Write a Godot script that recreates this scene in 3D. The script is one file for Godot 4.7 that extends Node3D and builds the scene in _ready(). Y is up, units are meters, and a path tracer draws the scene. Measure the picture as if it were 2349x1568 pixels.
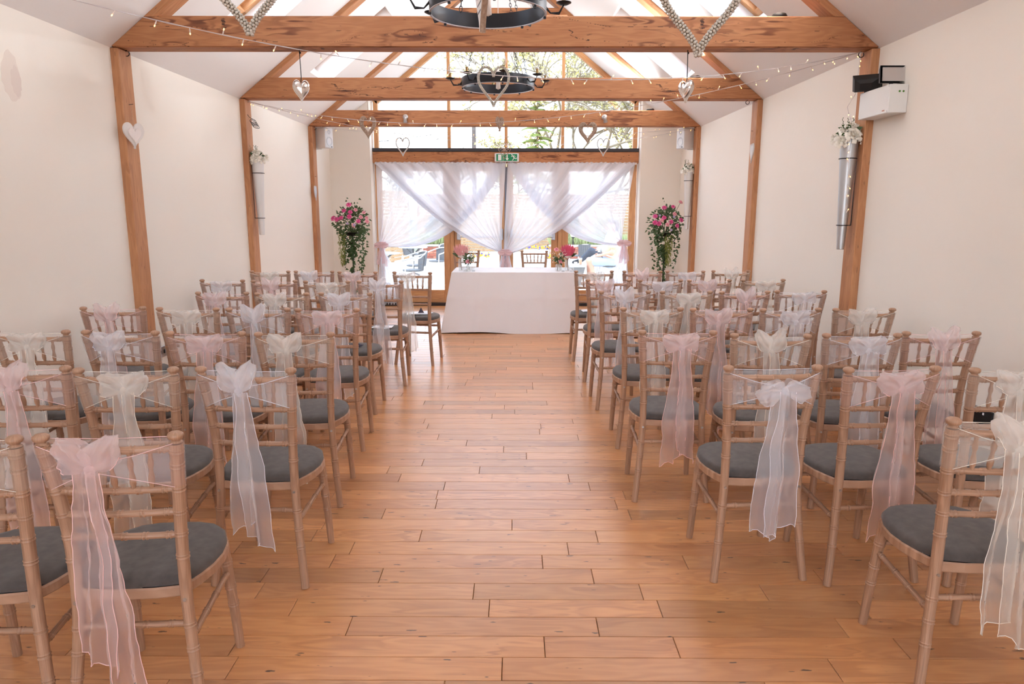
extends Node3D
# Barn hall set for a wedding ceremony: rows of limewashed chairs with organza sashes, oak trusses, glazed gable end.

const XL := -2.73      # inner face of one side wall
const XR := 2.448      # inner face of the other side wall
const EY := 2.555      # eaves height
const SL := 0.8        # roof slope
const ZE := -10.75     # inner face of the end wall
const ZB := 5.0        # wall behind the camera
const XM := -0.141     # middle of the room
const UPLIGHT := 5.0
var M := {}
var taken := {}
var rng := RandomNumberGenerator.new()


class MB:
	var v := PackedVector3Array()
	var n := PackedVector3Array()
	var uv := PackedVector2Array()
	var c := PackedColorArray()
	var i := PackedInt32Array()
	var col := Color.WHITE
	var off := Vector2.ZERO

	func vert(p: Vector3, nn: Vector3, u := Vector2.ZERO) -> int:
		v.append(p); n.append(nn); uv.append(u + off); c.append(col)
		return v.size() - 1

	func tri(a: int, b: int, d: int) -> void:
		if (v[b] - v[a]).cross(v[d] - v[a]).dot(n[a] + n[b] + n[d]) > 0.0:
			i.append(a); i.append(d); i.append(b)
		else:
			i.append(a); i.append(b); i.append(d)

	func quad(a: int, b: int, d: int, e: int) -> void:
		tri(a, b, d); tri(a, d, e)

	func flat(pts: Array, nn: Vector3, g := Vector3(1, 0, 0)) -> void:
		var k := []
		var s := nn.cross(g)
		if s.length() < 0.1:
			s = nn.cross(Vector3(0, 0, 1) if absf(nn.z) < 0.9 else Vector3(0, 1, 0))
		for p in pts:
			k.append(vert(p, nn, Vector2(p.dot(g), p.dot(s))))
		for j in range(1, k.size() - 1):
			tri(k[0], k[j], k[j + 1])

	# box with chamfered edges; ax = axis the grain runs along
	func box(ctr: Vector3, size: Vector3, bev := 0.0, ax := 0, b := Basis.IDENTITY) -> void:
		var h := size * 0.5
		var e := minf(bev, minf(h.x, minf(h.y, h.z)) * 0.9)
		var put := func(p: Vector3, nn: Vector3) -> int:
			var o1 := (ax + 1) % 3
			var o2 := (ax + 2) % 3
			return vert(ctr + b * p, b * nn, Vector2(p[ax] + ctr[ax], p[o1] + p[o2] + ctr[o1]))
		for a in 3:
			var p1 := (a + 1) % 3
			var p2 := (a + 2) % 3
			for s: float in [-1.0, 1.0]:
				var k := []
				var nn := Vector3.ZERO
				nn[a] = s
				for q in [[-1, -1], [1, -1], [1, 1], [-1, 1]]:
					var p := Vector3.ZERO
					p[a] = s * h[a]; p[p1] = q[0] * (h[p1] - e); p[p2] = q[1] * (h[p2] - e)
					k.append(put.call(p, nn))
				quad(k[0], k[1], k[2], k[3])
		if e <= 0.0:
			return
		for a in 3:
			var p1 := (a + 1) % 3
			var p2 := (a + 2) % 3
			for s1: float in [-1.0, 1.0]:
				for s2: float in [-1.0, 1.0]:
					var nn := Vector3.ZERO
					nn[p1] = s1; nn[p2] = s2
					nn = nn.normalized()
					var k := []
					for q in [[0, -1], [0, 1], [1, 1], [1, -1]]:
						var p := Vector3.ZERO
						p[a] = q[1] * (h[a] - e)
						p[p1] = s1 * (h[p1] - (e if q[0] == 1 else 0.0))
						p[p2] = s2 * (h[p2] - (e if q[0] == 0 else 0.0))
						k.append(put.call(p, nn))
					quad(k[0], k[1], k[2], k[3])
		for sx: float in [-1.0, 1.0]:
			for sy: float in [-1.0, 1.0]:
				for sz: float in [-1.0, 1.0]:
					var nn := Vector3(sx, sy, sz).normalized()
					var k0: int = put.call(Vector3(sx * h.x, sy * (h.y - e), sz * (h.z - e)), nn)
					var k1: int = put.call(Vector3(sx * (h.x - e), sy * h.y, sz * (h.z - e)), nn)
					var k2: int = put.call(Vector3(sx * (h.x - e), sy * (h.y - e), sz * h.z), nn)
					tri(k0, k1, k2)

	# grid of points P[r][k]; smooth normals
	func grid(P: Array, wrap := false) -> void:
		var R := P.size()
		var K: int = P[0].size()
		var base := v.size()
		for r in R:
			for k in K:
				var ka := k - 1
				var kb := k + 1
				if wrap:
					ka = (k - 1 + K) % K; kb = (k + 1) % K
				else:
					ka = maxi(ka, 0); kb = mini(kb, K - 1)
				var du: Vector3 = P[r][kb] - P[r][ka]
				if du.length() < 1e-6:
					var ro := r + 1 if r == 0 else r - 1
					du = P[ro][kb] - P[ro][ka]
				var dv: Vector3 = P[mini(r + 1, R - 1)][k] - P[maxi(r - 1, 0)][k]
				var nn := dv.cross(du)
				nn = nn.normalized() if nn.length() > 1e-12 else Vector3.UP
				vert(P[r][k], nn, Vector2(float(r) / (R - 1), float(k) / (K - 1)))
		for r in R - 1:
			for k in (K if wrap else K - 1):
				var k2 := (k + 1) % K
				quad(base + r * K + k, base + r * K + k2, base + (r + 1) * K + k2, base + (r + 1) * K + k)

	func tube(path: Array, rad: Array, sides := 8, caps := true, cols := []) -> void:
		var N := path.size()
		var base := v.size()
		var t0: Vector3 = (path[1] - path[0]).normalized()
		var side := t0.cross(Vector3.UP if absf(t0.y) < 0.9 else Vector3.RIGHT).normalized()
		var along := 0.0
		for k in N:
			var t: Vector3 = (path[mini(k + 1, N - 1)] - path[maxi(k - 1, 0)]).normalized()
			side = (side - t * side.dot(t)).normalized()
			var up := t.cross(side)
			if k > 0:
				along += (path[k] - path[k - 1]).length()
			var dr: float = rad[mini(k + 1, N - 1)] - rad[maxi(k - 1, 0)]
			var dl: float = (path[mini(k + 1, N - 1)] - path[maxi(k - 1, 0)]).length()
			var sl := clampf(-dr / maxf(dl, 1e-6), -1.5, 1.5)
			if cols.size():
				col = cols[k]
			for j in sides + 1:
				var a := TAU * j / sides
				var d := side * cos(a) + up * sin(a)
				vert(path[k] + d * rad[k], (d + t * sl).normalized(), Vector2(along, a * 0.018))
		for k in N - 1:
			for j in sides:
				var a := base + k * (sides + 1) + j
				quad(a, a + 1, a + sides + 2, a + sides + 1)
		if caps:
			for e in [0, N - 1]:
				var t: Vector3 = (path[1] - path[0]).normalized() * -1.0 if e == 0 else (path[N - 1] - path[N - 2]).normalized()
				var m := vert(path[e], t)
				var f := -1
				for j in sides + 1:
					var q := vert(v[base + e * (sides + 1) + j], t)
					if f >= 0:
						tri(m, f, q)
					f = q

	# profile: Vector2(radius, height) turned about the y axis of xf
	func lathe(prof: Array, sides := 16, xf := Transform3D.IDENTITY) -> void:
		var N := prof.size()
		var base := v.size()
		for k in N:
			var d: Vector2 = prof[mini(k + 1, N - 1)] - prof[maxi(k - 1, 0)]
			var nn := Vector2(d.y, -d.x).normalized()
			for j in sides + 1:
				var a := TAU * j / sides
				var q := Vector3(cos(a), 0, sin(a))
				var nv := q * nn.x + Vector3.UP * nn.y
				if nv.length() < 1e-6:
					nv = Vector3.UP
				vert(xf * (q * prof[k].x + Vector3.UP * prof[k].y), (xf.basis * nv).normalized(), Vector2(prof[k].y, a * 0.05))
		for k in N - 1:
			for j in sides:
				var a := base + k * (sides + 1) + j
				quad(a, a + 1, a + sides + 2, a + sides + 1)

	# flat outline (x, y) given thickness along z
	func slab(poly: PackedVector2Array, d: float, xf := Transform3D.IDENTITY, bev := 0.0, holes := []) -> void:
		var N := poly.size()
		var ccw := not Geometry2D.is_polygon_clockwise(poly)
		var nor := []
		for k in N:
			var e := (poly[(k + 1) % N] - poly[(k - 1 + N) % N]).normalized()
			nor.append(Vector2(e.y, -e.x) * (1.0 if ccw else -1.0))
		var ins := PackedVector2Array()
		for k in N:
			ins.append(poly[k] - nor[k] * bev)
		var idx := Geometry2D.triangulate_polygon(ins)
		if idx.is_empty():
			idx = Geometry2D.triangulate_polygon(poly)
		for s: float in [-1.0, 1.0]:
			var b0 := v.size()
			for k in N:
				vert(xf * Vector3(ins[k].x, ins[k].y, s * d * 0.5), xf.basis * Vector3(0, 0, s), Vector2(ins[k].x, ins[k].y))
			for t in range(0, idx.size(), 3):
				tri(b0 + idx[t], b0 + idx[t + 1], b0 + idx[t + 2])
		var rings := [[poly, -d * 0.5 + bev, 0.0], [poly, d * 0.5 - bev, 0.0]]
		if bev > 0.0:
			rings = [[ins, -d * 0.5, -1.0], [poly, -d * 0.5 + bev, -0.4], [poly, d * 0.5 - bev, 0.4], [ins, d * 0.5, 1.0]]
		for r in rings.size() - 1:
			for k in N:
				var k2 := (k + 1) % N
				var e := (poly[k2] - poly[k]).normalized()
				var en := Vector2(e.y, -e.x) * (1.0 if ccw else -1.0)
				var q := []
				for z in [[r, k], [r, k2], [r + 1, k2], [r + 1, k]]:
					var p: Vector2 = rings[z[0]][0][z[1]]
					var wn := Vector3(en.x, en.y, (rings[r][2] + rings[r + 1][2]) * 0.5).normalized()
					q.append(vert(xf * Vector3(p.x, p.y, rings[z[0]][1]), xf.basis * wn, Vector2(p.x + p.y, rings[z[0]][1])))
				quad(q[0], q[1], q[2], q[3])

	func ball(p: Vector3, r: float, seg := 8, sq := Vector3.ONE) -> void:
		var base := v.size()
		var rings := seg / 2 + 1
		for k in rings:
			var a := PI * k / (rings - 1)
			for j in seg + 1:
				var b := TAU * j / seg
				var d := Vector3(sin(a) * cos(b), cos(a), sin(a) * sin(b))
				vert(p + d * r * sq, (d / sq).normalized(), Vector2(float(j) / seg, float(k) / rings))
		for k in rings - 1:
			for j in seg:
				var a := base + k * (seg + 1) + j
				quad(a, a + 1, a + seg + 2, a + seg + 1)

	# leaf: a small bent blade from p along d, face up towards w
	func leaf(p: Vector3, d: Vector3, w: Vector3, len: float, wid: float, bend := 0.25, lobes := 0) -> void:
		var s := d.cross(w).normalized()
		var up := s.cross(d).normalized()
		var prof := [0.0, 0.8, 1.0, 0.65, 0.0]
		if lobes == 1:
			prof = [0.35, 1.0, 0.62, 0.55, 0.0]
		var rows := []
		for k in 5:
			var t := k / 4.0
			var q := p + d * len * t - up * bend * len * t * t
			var hw: float = prof[k] * wid * 0.5
			rows.append([q - s * hw + up * hw * 0.35, q, q + s * hw + up * hw * 0.35])
		grid(rows)

	func mesh(colors := false) -> ArrayMesh:
		var a := []
		a.resize(Mesh.ARRAY_MAX)
		a[Mesh.ARRAY_VERTEX] = v; a[Mesh.ARRAY_NORMAL] = n; a[Mesh.ARRAY_TEX_UV] = uv; a[Mesh.ARRAY_INDEX] = i
		if colors:
			a[Mesh.ARRAY_COLOR] = c
		var m := ArrayMesh.new()
		m.add_surface_from_arrays(Mesh.PRIMITIVE_TRIANGLES, a)
		return m


func numbered(called: String) -> String:
	taken[called] = taken.get(called, -1) + 1
	return called if taken[called] == 0 else "%s_%03d" % [called, taken[called]]

func tag(o: Node, label: String, category: String, group := "") -> Node:
	o.set_meta("label", label); o.set_meta("category", category)
	if group:
		o.set_meta("group", group)
	return o

func thing(called: String, label: String, category: String, at := Vector3.ZERO, turn := 0.0, group := "") -> Node3D:
	var o := Node3D.new()
	o.name = numbered(called)
	add_child(o)
	o.position = at; o.rotation.y = turn
	tag(o, label, category, group)
	return o

func structure(called: String) -> Node3D:
	var o := Node3D.new()
	o.name = called
	o.set_meta("kind", "structure")
	add_child(o)
	return o

func part(called: String, shape, mat: Material, parent: Node) -> MeshInstance3D:
	var o := MeshInstance3D.new()
	o.name = called
	o.mesh = shape.mesh(mat.vertex_color_use_as_albedo) if shape is MB else shape
	o.material_override = mat
	parent.add_child(o, true)
	return o

func solo(called: String, shape, mat: Material, label: String, category: String, group := "") -> MeshInstance3D:
	var o := part(numbered(called), shape, mat, self)
	tag(o, label, category, group)
	return o

func copy_of(o: Node3D, label := "", group := "") -> Node3D:
	var r: Node3D = o.duplicate()
	var stem := String(o.name)
	if stem.length() > 4 and stem[-4] == "_" and stem.right(3).is_valid_int():
		stem = stem.left(-4)
	r.name = numbered(stem)
	add_child(r)
	if label:
		r.set_meta("label", label)
	if group:
		r.set_meta("group", group)
	return r

func rgb(r: int, g: int, b: int, a := 1.0) -> Color:
	return Color(r / 255.0, g / 255.0, b / 255.0, a)

func mat(c: Color, rough := 0.7, metal := 0.0) -> StandardMaterial3D:
	var m := StandardMaterial3D.new()
	m.albedo_color = c; m.roughness = rough; m.metallic = metal
	m.cull_mode = BaseMaterial3D.CULL_DISABLED
	return m

func sheer(c: Color, glow: Color) -> StandardMaterial3D:
	var m := mat(c, 0.42)
	m.rim_enabled = true; m.rim = 0.6; m.rim_tint = 0.3
	m.transparency = BaseMaterial3D.TRANSPARENCY_ALPHA
	m.backlight_enabled = true
	m.backlight = glow
	return m

func glass(a := 0.06) -> StandardMaterial3D:
	var m := mat(Color(0.95, 0.98, 0.98, a), 0.02)
	m.transparency = BaseMaterial3D.TRANSPARENCY_ALPHA
	return m

# Grain along U. len x wid metres of wood; dark = share of dark figure
func wood(w: int, h: int, len: float, wid: float, seed_: int, ca: Color, cb: Color, cd: Color, dark: float, knots: float, ring := 26.0, streak := 0.5) -> ImageTexture:
	var fine := FastNoiseLite.new()
	fine.seed = seed_; fine.frequency = 1.0; fine.noise_type = FastNoiseLite.TYPE_SIMPLEX; fine.fractal_octaves = 2
	var big := FastNoiseLite.new()
	big.seed = seed_ + 7; big.frequency = 1.0; big.noise_type = FastNoiseLite.TYPE_SIMPLEX; big.fractal_octaves = 3
	var data := PackedByteArray()
	data.resize(w * h * 3)
	var R := len / TAU
	for x in w:
		var a := TAU * x / w
		var cx := cos(a) * R
		var cy := sin(a) * R
		for y in h:
			var vv := absf(2.0 * y / h - 1.0) * wid * 0.5
			var b := big.get_noise_3d(cx * 1.1, cy * 1.1, vv * 7.0)
			var f := fine.get_noise_3d(cx * 5.0, cy * 5.0, vv * 260.0)
			var g := 0.5 + 0.5 * sin((vv * ring + b * 2.4) * TAU)
			var s2 := big.get_noise_3d(cx * 0.8 - 20.0, cy * 0.8, vv * 2.0) if dark > 0.9 else 0.0
			var t := clampf(g * (1.0 - streak) + (0.5 + 0.5 * f) * streak + b * 0.25, 0.0, 1.0)
			var c := ca.lerp(cb, t)
			if dark > 0.0:
				var s := big.get_noise_3d(cx * 1.0 + 9.0, cy * 1.0, vv * 11.0 + b * 1.8)
				var d := smoothstep(0.22, 0.6, s) * dark * (0.55 + 0.45 * g)
				c = c.lerp(cd, clampf(d, 0.0, 1.0))
			if dark > 0.9:
				# drying checks: thin dark lines along the grain
				var ck := big.get_noise_3d(cx * 0.55 + 50.0, cy * 0.55, vv * 5.0 + b * 0.35)
				if absf(ck) < 0.012 and f > -0.25 and s2 > 0.05:
					c = c.lerp(cd * 0.5, 0.8)
			if knots > 0.0:
				var kn := big.get_noise_3d(cx * 5.5 + 31.0, cy * 5.5, vv * 26.0 + 4.0)
				c = c.lerp(cd * 0.45, smoothstep(0.66, 0.72, kn) * knots)
			var o := (y * w + x) * 3
			data[o] = int(clampf(c.r, 0, 1) * 255); data[o + 1] = int(clampf(c.g, 0, 1) * 255); data[o + 2] = int(clampf(c.b, 0, 1) * 255)
	var im := Image.create_from_data(w, h, false, Image.FORMAT_RGB8, data)
	return ImageTexture.create_from_image(im)

func textured(t: Texture2D, sc: Vector3, rough: float, vc := false) -> StandardMaterial3D:
	var m := mat(Color.WHITE, rough)
	m.albedo_texture = t
	m.uv1_scale = sc
	m.vertex_color_use_as_albedo = vc
	return m

func noise_tex(freq: float, seed_: int, oct := 3, ramp := []) -> NoiseTexture2D:
	var f := FastNoiseLite.new()
	f.seed = seed_; f.frequency = freq; f.fractal_octaves = oct
	var t := NoiseTexture2D.new()
	t.width = 512; t.height = 512; t.seamless = true; t.noise = f
	if ramp.size():
		var g := Gradient.new()
		g.set_color(0, ramp[0]); g.set_color(1, ramp[1])
		t.color_ramp = g
	return t

func make_materials() -> void:
	var oak := wood(1024, 256, 3.2, 0.8, 3, rgb(170, 110, 70), rgb(196, 138, 94), rgb(104, 56, 32), 0.95, 0.4, 3.0, 0.6)
	var clean := wood(512, 256, 2.6, 0.5, 19, rgb(174, 116, 76), rgb(202, 146, 102), rgb(130, 78, 48), 0.3, 0.3, 7.0, 0.6)
	M.oak_post = textured(clean, Vector3(1 / 2.6, 2.0, 1), 0.62)
	M.oak = textured(oak, Vector3(1 / 3.2, 1 / 0.8, 1), 0.62)
	var pale := wood(512, 256, 2.4, 0.5, 11, rgb(196, 140, 92), rgb(218, 166, 116), rgb(150, 96, 58), 0.25, 0.0, 16.0, 0.5)
	M.pine = textured(pale, Vector3(1 / 2.4, 2.0, 1), 0.5)
	var floor_t := wood(1024, 512, 3.0, 1.2, 23, rgb(194, 131, 80), rgb(216, 154, 100), rgb(148, 90, 50), 0.4, 0.9, 5.0, 0.5)
	M.plank = textured(floor_t, Vector3(1 / 3.0, 1 / 1.2, 1), 0.30, true)
	M.plank.metallic_specular = 1.0
	var lime := wood(512, 256, 0.9, 0.12, 41, rgb(148, 109, 83), rgb(190, 150, 122), rgb(116, 80, 58), 0.3, 0.0, 90.0, 0.7)
	M.lime = textured(lime, Vector3(1 / 0.9, 1 / 0.12, 1), 0.42, true)
	var bump := noise_tex(0.012, 5, 4)
	bump.as_normal_map = true; bump.bump_strength = 1.5
	M.wall = mat(rgb(242, 234, 223), 0.72)
	M.wall.normal_enabled = true; M.wall.normal_texture = bump; M.wall.normal_scale = 0.25
	M.wall.uv1_triplanar = true; M.wall.uv1_world_triplanar = true; M.wall.uv1_scale = Vector3(0.5, 0.5, 0.5)
	M.ceil = M.wall.duplicate(); M.ceil.albedo_color = rgb(238, 233, 230)
	M.white = mat(rgb(240, 240, 238), 0.6)
	M.glass = glass(0.05)
	M.tinted = glass(0.31)  # grey tint added to dim the bright outdoors behind the panes
	M.tinted.albedo_color = Color(0.16, 0.18, 0.18, 0.31)
	M.iron = mat(rgb(34, 35, 40), 0.42, 0.4)
	M.blackiron = mat(rgb(24, 22, 22), 0.5, 0.3)
	M.steel = mat(rgb(190, 190, 190), 0.3, 1.0)
	M.galv = mat(rgb(196, 198, 200), 0.42, 0.85)
	M.silver = mat(rgb(226, 220, 214), 0.16, 1.0)
	M.brass = mat(rgb(150, 124, 82), 0.35, 0.8)
	M.velvet = mat(rgb(92, 84, 79), 0.9)
	M.velvet.rim_enabled = true; M.velvet.rim = 0.7; M.velvet.rim_tint = 0.4
	M.velvet.albedo_texture = noise_tex(0.012, 77, 4, [rgb(190, 188, 188), Color.WHITE])
	M.velvet.uv1_triplanar = true; M.velvet.uv1_scale = Vector3(3, 3, 3)
	# one layer of organza, and the denser look of the same organza where it is gathered into a bow
	for q in [["pink", rgb(250, 212, 212)], ["ivory", rgb(250, 244, 230)], ["bright", rgb(246, 245, 253)]]:
		var c: Color = q[1]
		M[q[0]] = sheer(Color(c, 0.24), Color(1.1, 1.1, 1.1))
		M[q[0] + "_gathered"] = sheer(Color(c, 0.40), Color(1.1, 1.1, 1.1))
	M.pink_hem = mat(rgb(246, 208, 206), 0.6)
	M.ivory_hem = mat(rgb(244, 238, 226), 0.6)
	M.bright_hem = mat(rgb(240, 240, 248), 0.6)
	M.curtain = sheer(rgb(246, 248, 255, 0.7), Color(0.72, 0.72, 0.74))
	M.tie = sheer(rgb(246, 214, 216, 0.6), Color(0.6, 0.5, 0.5))
	M.cloth = mat(rgb(236, 234, 236), 0.85)
	M.leaf = mat(rgb(62, 84, 44), 0.5)
	M.leaf.backlight_enabled = true; M.leaf.backlight = Color(0.12, 0.2, 0.05)
	M.leaf2 = mat(rgb(92, 104, 70), 0.55)
	M.fern = mat(rgb(126, 132, 52), 0.6)
	M.stem = mat(rgb(86, 96, 54), 0.6)
	M.rosepink = mat(rgb(226, 84, 148), 0.6)
	M.rosepale = mat(rgb(238, 160, 172), 0.6)
	M.rosewhite = mat(rgb(240, 232, 218), 0.65)
	M.lilac = mat(rgb(196, 178, 212), 0.6)
	M.black = mat(rgb(20, 20, 22), 0.55)
	M.paper = mat(rgb(244, 244, 248), 0.8)
	M.navy = mat(rgb(58, 50, 66), 0.7)
	M.pearl = mat(rgb(206, 196, 182), 0.22)
	M.clear = glass(0.12)
	M.bulb_glass = glass(0.3)
	M.bulb_glass.albedo_color = Color(0.75, 0.74, 0.72, 0.3)
	M.bulb = mat(rgb(255, 214, 160), 0.4)
	M.bulb.emission_enabled = true; M.bulb.emission = Color(1.0, 0.72, 0.38); M.bulb.emission_energy_multiplier = 2.2
	M.cable = mat(rgb(206, 198, 196), 0.5)
	M.husk = mat(rgb(232, 222, 214), 0.35)
	M.driftwood = mat(rgb(196, 172, 152), 0.75)
	M.driftwood.albedo_texture = noise_tex(0.03, 15, 3, [rgb(176, 160, 150), Color.WHITE])
	M.driftwood.uv1_triplanar = true; M.driftwood.uv1_scale = Vector3(4, 4, 4)

# ---------------------------------------------------------------- setting
func build_floor() -> void:
	var f := structure("floor")
	var base := MB.new()
	base.box(Vector3(XM, -0.06, (ZB + ZE) * 0.5 - 0.1), Vector3(XR - XL + 0.3, 0.08, ZB - ZE + 0.5))
	part("subfloor", base, mat(rgb(70, 48, 34), 0.9), f)
	var cells := []
	rng.seed = 90
	for k in range(-58, 74):
		var z1 := -2.045 - k * 0.1205
		var x := XL - rng.randf_range(0.0, 0.8)
		while x < XR:
			var len := rng.randf_range(0.45, 1.25)
			var a := maxf(x, XL)
			var b := minf(x + len, XR)
			if b - a > 0.03 and z1 < ZB - 0.1:
				cells.append([a, b, z1])
			x += len
	var near := []
	var rest := []
	for q in cells:
		var zc: float = q[2] - 0.06
		var reach := -zc * 0.74
		if zc < -1.8 and q[1] > -reach and q[0] < reach and near.size() < 300:
			near.append(q)
		else:
			rest.append(q)
	var all_rest := MB.new()
	for pass_ in 2:
		for q in (near if pass_ == 0 else rest):
			var b := all_rest if pass_ == 1 else MB.new()
			var t := rng.randf_range(0.72, 1.1)
			b.col = Color(t * rng.randf_range(0.98, 1.04), t, t * rng.randf_range(0.93, 1.02))
			b.off = Vector2(rng.randf() * 9.0, rng.randf() * 9.0)
			b.box(Vector3((q[0] + q[1]) * 0.5, -0.01, q[2] - 0.06025), Vector3(q[1] - q[0] - 0.0022, 0.02, 0.1185), 0.0013, 0)
			if pass_ == 0:
				part("plank", b, M.plank, f)
	var s := part("planks", all_rest, M.plank, f)
	s.set_meta("kind", "stuff")

func prism_z(b: MB, pts: Array, z0: float, z1: float) -> void:
	var poly := PackedVector2Array()
	for p in pts:
		poly.append(p)
	b.slab(poly, absf(z1 - z0), Transform3D(Basis.IDENTITY, Vector3(0, 0, (z0 + z1) * 0.5)))

const SKY_Z := [-8.5, -6.22, -3.92, 3.04]  # last position, behind the camera, is added for fill light

func slope_frame(side: float) -> Transform3D:
	# x = up the slope from the eaves, y = outward normal, z = along the building
	var th := atan(SL)
	var d := Vector3(cos(th) * -side, sin(th), 0)
	var nn := Vector3(sin(th) * side, cos(th), 0)
	return Transform3D(Basis(d, nn, Vector3(0, 0, 1)), Vector3(XL if side < 0 else XR, EY, 0))

func build_shell() -> void:
	var wl := structure("wall_left")
	var b := MB.new()
	b.box(Vector3(XL - 0.12, EY * 0.5 + 0.05, (ZB + ZE) * 0.5 - 0.15), Vector3(0.24, EY + 0.1, ZB - ZE + 0.7))
	part("plaster", b, M.wall, wl)
	# two overlapping patches of a greyer paint, thin as a coat of paint
	for q in [[0.0, 0.0, 0.075, 0.13], [0.035, -0.02, 0.04, 0.08]]:
		b = MB.new()
		var poly := PackedVector2Array()
		var nz := FastNoiseLite.new()
		nz.seed = 4 + int(q[0] * 100); nz.frequency = 0.8
		for k in 28:
			var a := TAU * k / 28
			var r := 1.0 + 0.28 * nz.get_noise_2d(cos(a) * 2, sin(a) * 2)
			poly.append(Vector2(cos(a) * q[2] * r, sin(a) * q[3] * r))
		b.slab(poly, 0.0006 + q[0] * 0.01, Transform3D(Basis(Vector3.UP, PI / 2), Vector3(XL + 0.0003, 2.19 + q[1], -4.03 - q[0])))
		part("paint_patch", b, mat(rgb(234, 222, 211) if q[0] == 0.0 else rgb(228, 214, 204), 0.8), wl)
	var wr := structure("wall_right")
	b = MB.new()
	b.box(Vector3(XR + 0.12, EY * 0.5 + 0.05, (ZB + ZE) * 0.5 - 0.15), Vector3(0.24, EY + 0.1, ZB - ZE + 0.7))
	part("plaster", b, M.wall, wr)
	var RY := EY + SL * (XR - XM)
	var we := structure("wall_end")
	b = MB.new()
	prism_z(b, [Vector2(XL - 0.02, -0.05), Vector2(-2.13, -0.05), Vector2(-2.13, EY + SL * (-2.13 - XL) + 0.06), Vector2(XL - 0.02, EY + 0.04)], ZE, ZE - 0.42)
	prism_z(b, [Vector2(1.85, -0.05), Vector2(XR + 0.02, -0.05), Vector2(XR + 0.02, EY + 0.04), Vector2(1.85, EY + SL * (XR - 1.85) + 0.06)], ZE, ZE - 0.42)
	part("plaster", b, M.wall, we)
	var hd := MB.new()
	var hx := (RY - 4.25) / SL
	prism_z(hd, [Vector2(XM - hx - 0.05, 4.25), Vector2(XM + hx + 0.05, 4.25), Vector2(XM, RY + 0.05)], ZE - 0.16, ZE - 0.42)
	part("gable_head", hd, M.ceil, we)
	var wb := structure("wall_back")
	b = MB.new()
	prism_z(b, [Vector2(XL - 0.24, -0.05), Vector2(-2.5, -0.05), Vector2(-2.5, EY + SL * (-2.5 - XL) + 0.1), Vector2(XL - 0.24, EY)], ZB, ZB + 0.25)
	prism_z(b, [Vector2(2.22, -0.05), Vector2(XR + 0.24, -0.05), Vector2(XR + 0.24, EY), Vector2(2.22, EY + SL * (XR - 2.22) + 0.1)], ZB, ZB + 0.25)
	part("plaster", b, M.wall, wb)
	# unseen end glazing added to light the hall: posts, a rail and panes
	var bw := structure("window_20")
	for x: float in [-2.47, -1.3, -0.141, 1.02, 2.19]:
		b = MB.new()
		bar(b, Vector3(x, 0.0, ZB + 0.12), Vector3(x, RY - SL * absf(x - XM), ZB + 0.12), 0.07, 0.09)
		part("mullion", b, M.pine, bw)
	b = MB.new()
	bar(b, Vector3(-2.47, 2.2, ZB + 0.12), Vector3(2.19, 2.2, ZB + 0.12), 0.12, 0.1)
	part("transom", b, M.pine, bw)
	b = MB.new()
	b.box(Vector3(XM, 0.45, ZB + 0.12), Vector3(4.72, 0.9, 0.2))
	part("panelling", b, M.pine, bw)  # unseen, added to cut the fill from the panes above
	b = MB.new()
	b.slab(PackedVector2Array([Vector2(-2.5, 0.9), Vector2(2.22, 0.9), Vector2(2.22, RY - SL * 2.36), Vector2(XM, RY), Vector2(-2.5, RY - SL * 2.36)]), 0.012, Transform3D(Basis.IDENTITY, Vector3(0, 0, ZB + 0.12)))
	part("pane", b, M.glass, bw)
	# sloping ceilings with shafts for the roof lights
	var ce := structure("ceiling")
	var L := (XR - XM) / cos(atan(SL)) + 0.12
	var s0 := 0.63
	var s1 := 1.72
	var th := 0.24
	for side: float in [-1.0, 1.0]:
		var fr := slope_frame(side)
		b = MB.new()
		var zz := ZB + 0.3
		for zc in SKY_Z.duplicate():
			pass
		var cuts := SKY_Z.duplicate()
		cuts.reverse()
		var bx := func(sa: float, sb: float, za: float, zb: float) -> void:
			b.box(fr * Vector3((sa + sb) * 0.5, th * 0.5, (za + zb) * 0.5), Vector3(sb - sa, th, absf(za - zb)), 0.0, 0, fr.basis)
		for zc in cuts:
			bx.call(-0.35, L, zz, zc + 0.36)
			bx.call(-0.35, s0, zc + 0.36, zc - 0.36)
			bx.call(s1, L, zc + 0.36, zc - 0.36)
			zz = zc - 0.36
		bx.call(-0.35, L, zz, ZE - 0.42)
		part("slope", b, M.ceil, ce)
	var k := 2
	for side: float in [-1.0, 1.0]:
		var fr := slope_frame(side)
		for zc in SKY_Z:
			var w := structure("window_%d" % k)
			k += 1
			var sm := (s0 + s1) * 0.5
			b = MB.new()
			for q in [[s0 + 0.03, sm, 0.06, 0], [s1 - 0.03, sm, 0.06, 0]]:
				b.box(fr * Vector3(q[0], th + 0.03, zc), Vector3(0.06, 0.1, 0.72), 0.006, 2, fr.basis)
			for e in [-0.33, 0.33]:
				b.box(fr * Vector3(sm, th + 0.03, zc + e), Vector3(s1 - s0, 0.1, 0.06), 0.006, 0, fr.basis)
			part("frame", b, M.pine, w)
			b = MB.new()
			for q in [s0 + 0.08, s1 - 0.08]:
				b.box(fr * Vector3(q, th + 0.055, zc), Vector3(0.05, 0.05, 0.58), 0.006, 2, fr.basis)
			for e in [-0.28, 0.28]:
				b.box(fr * Vector3(sm, th + 0.055, zc + e), Vector3(s1 - s0 - 0.12, 0.05, 0.045), 0.006, 0, fr.basis)
			part("sash_frame", b, M.pine, w)
			b = MB.new()
			b.box(fr * Vector3(sm, th + 0.06, zc), Vector3(s1 - s0 - 0.14, 0.012, 0.54), 0.0, 0, fr.basis)
			part("pane", b, M.glass, w)
			b = MB.new()
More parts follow.
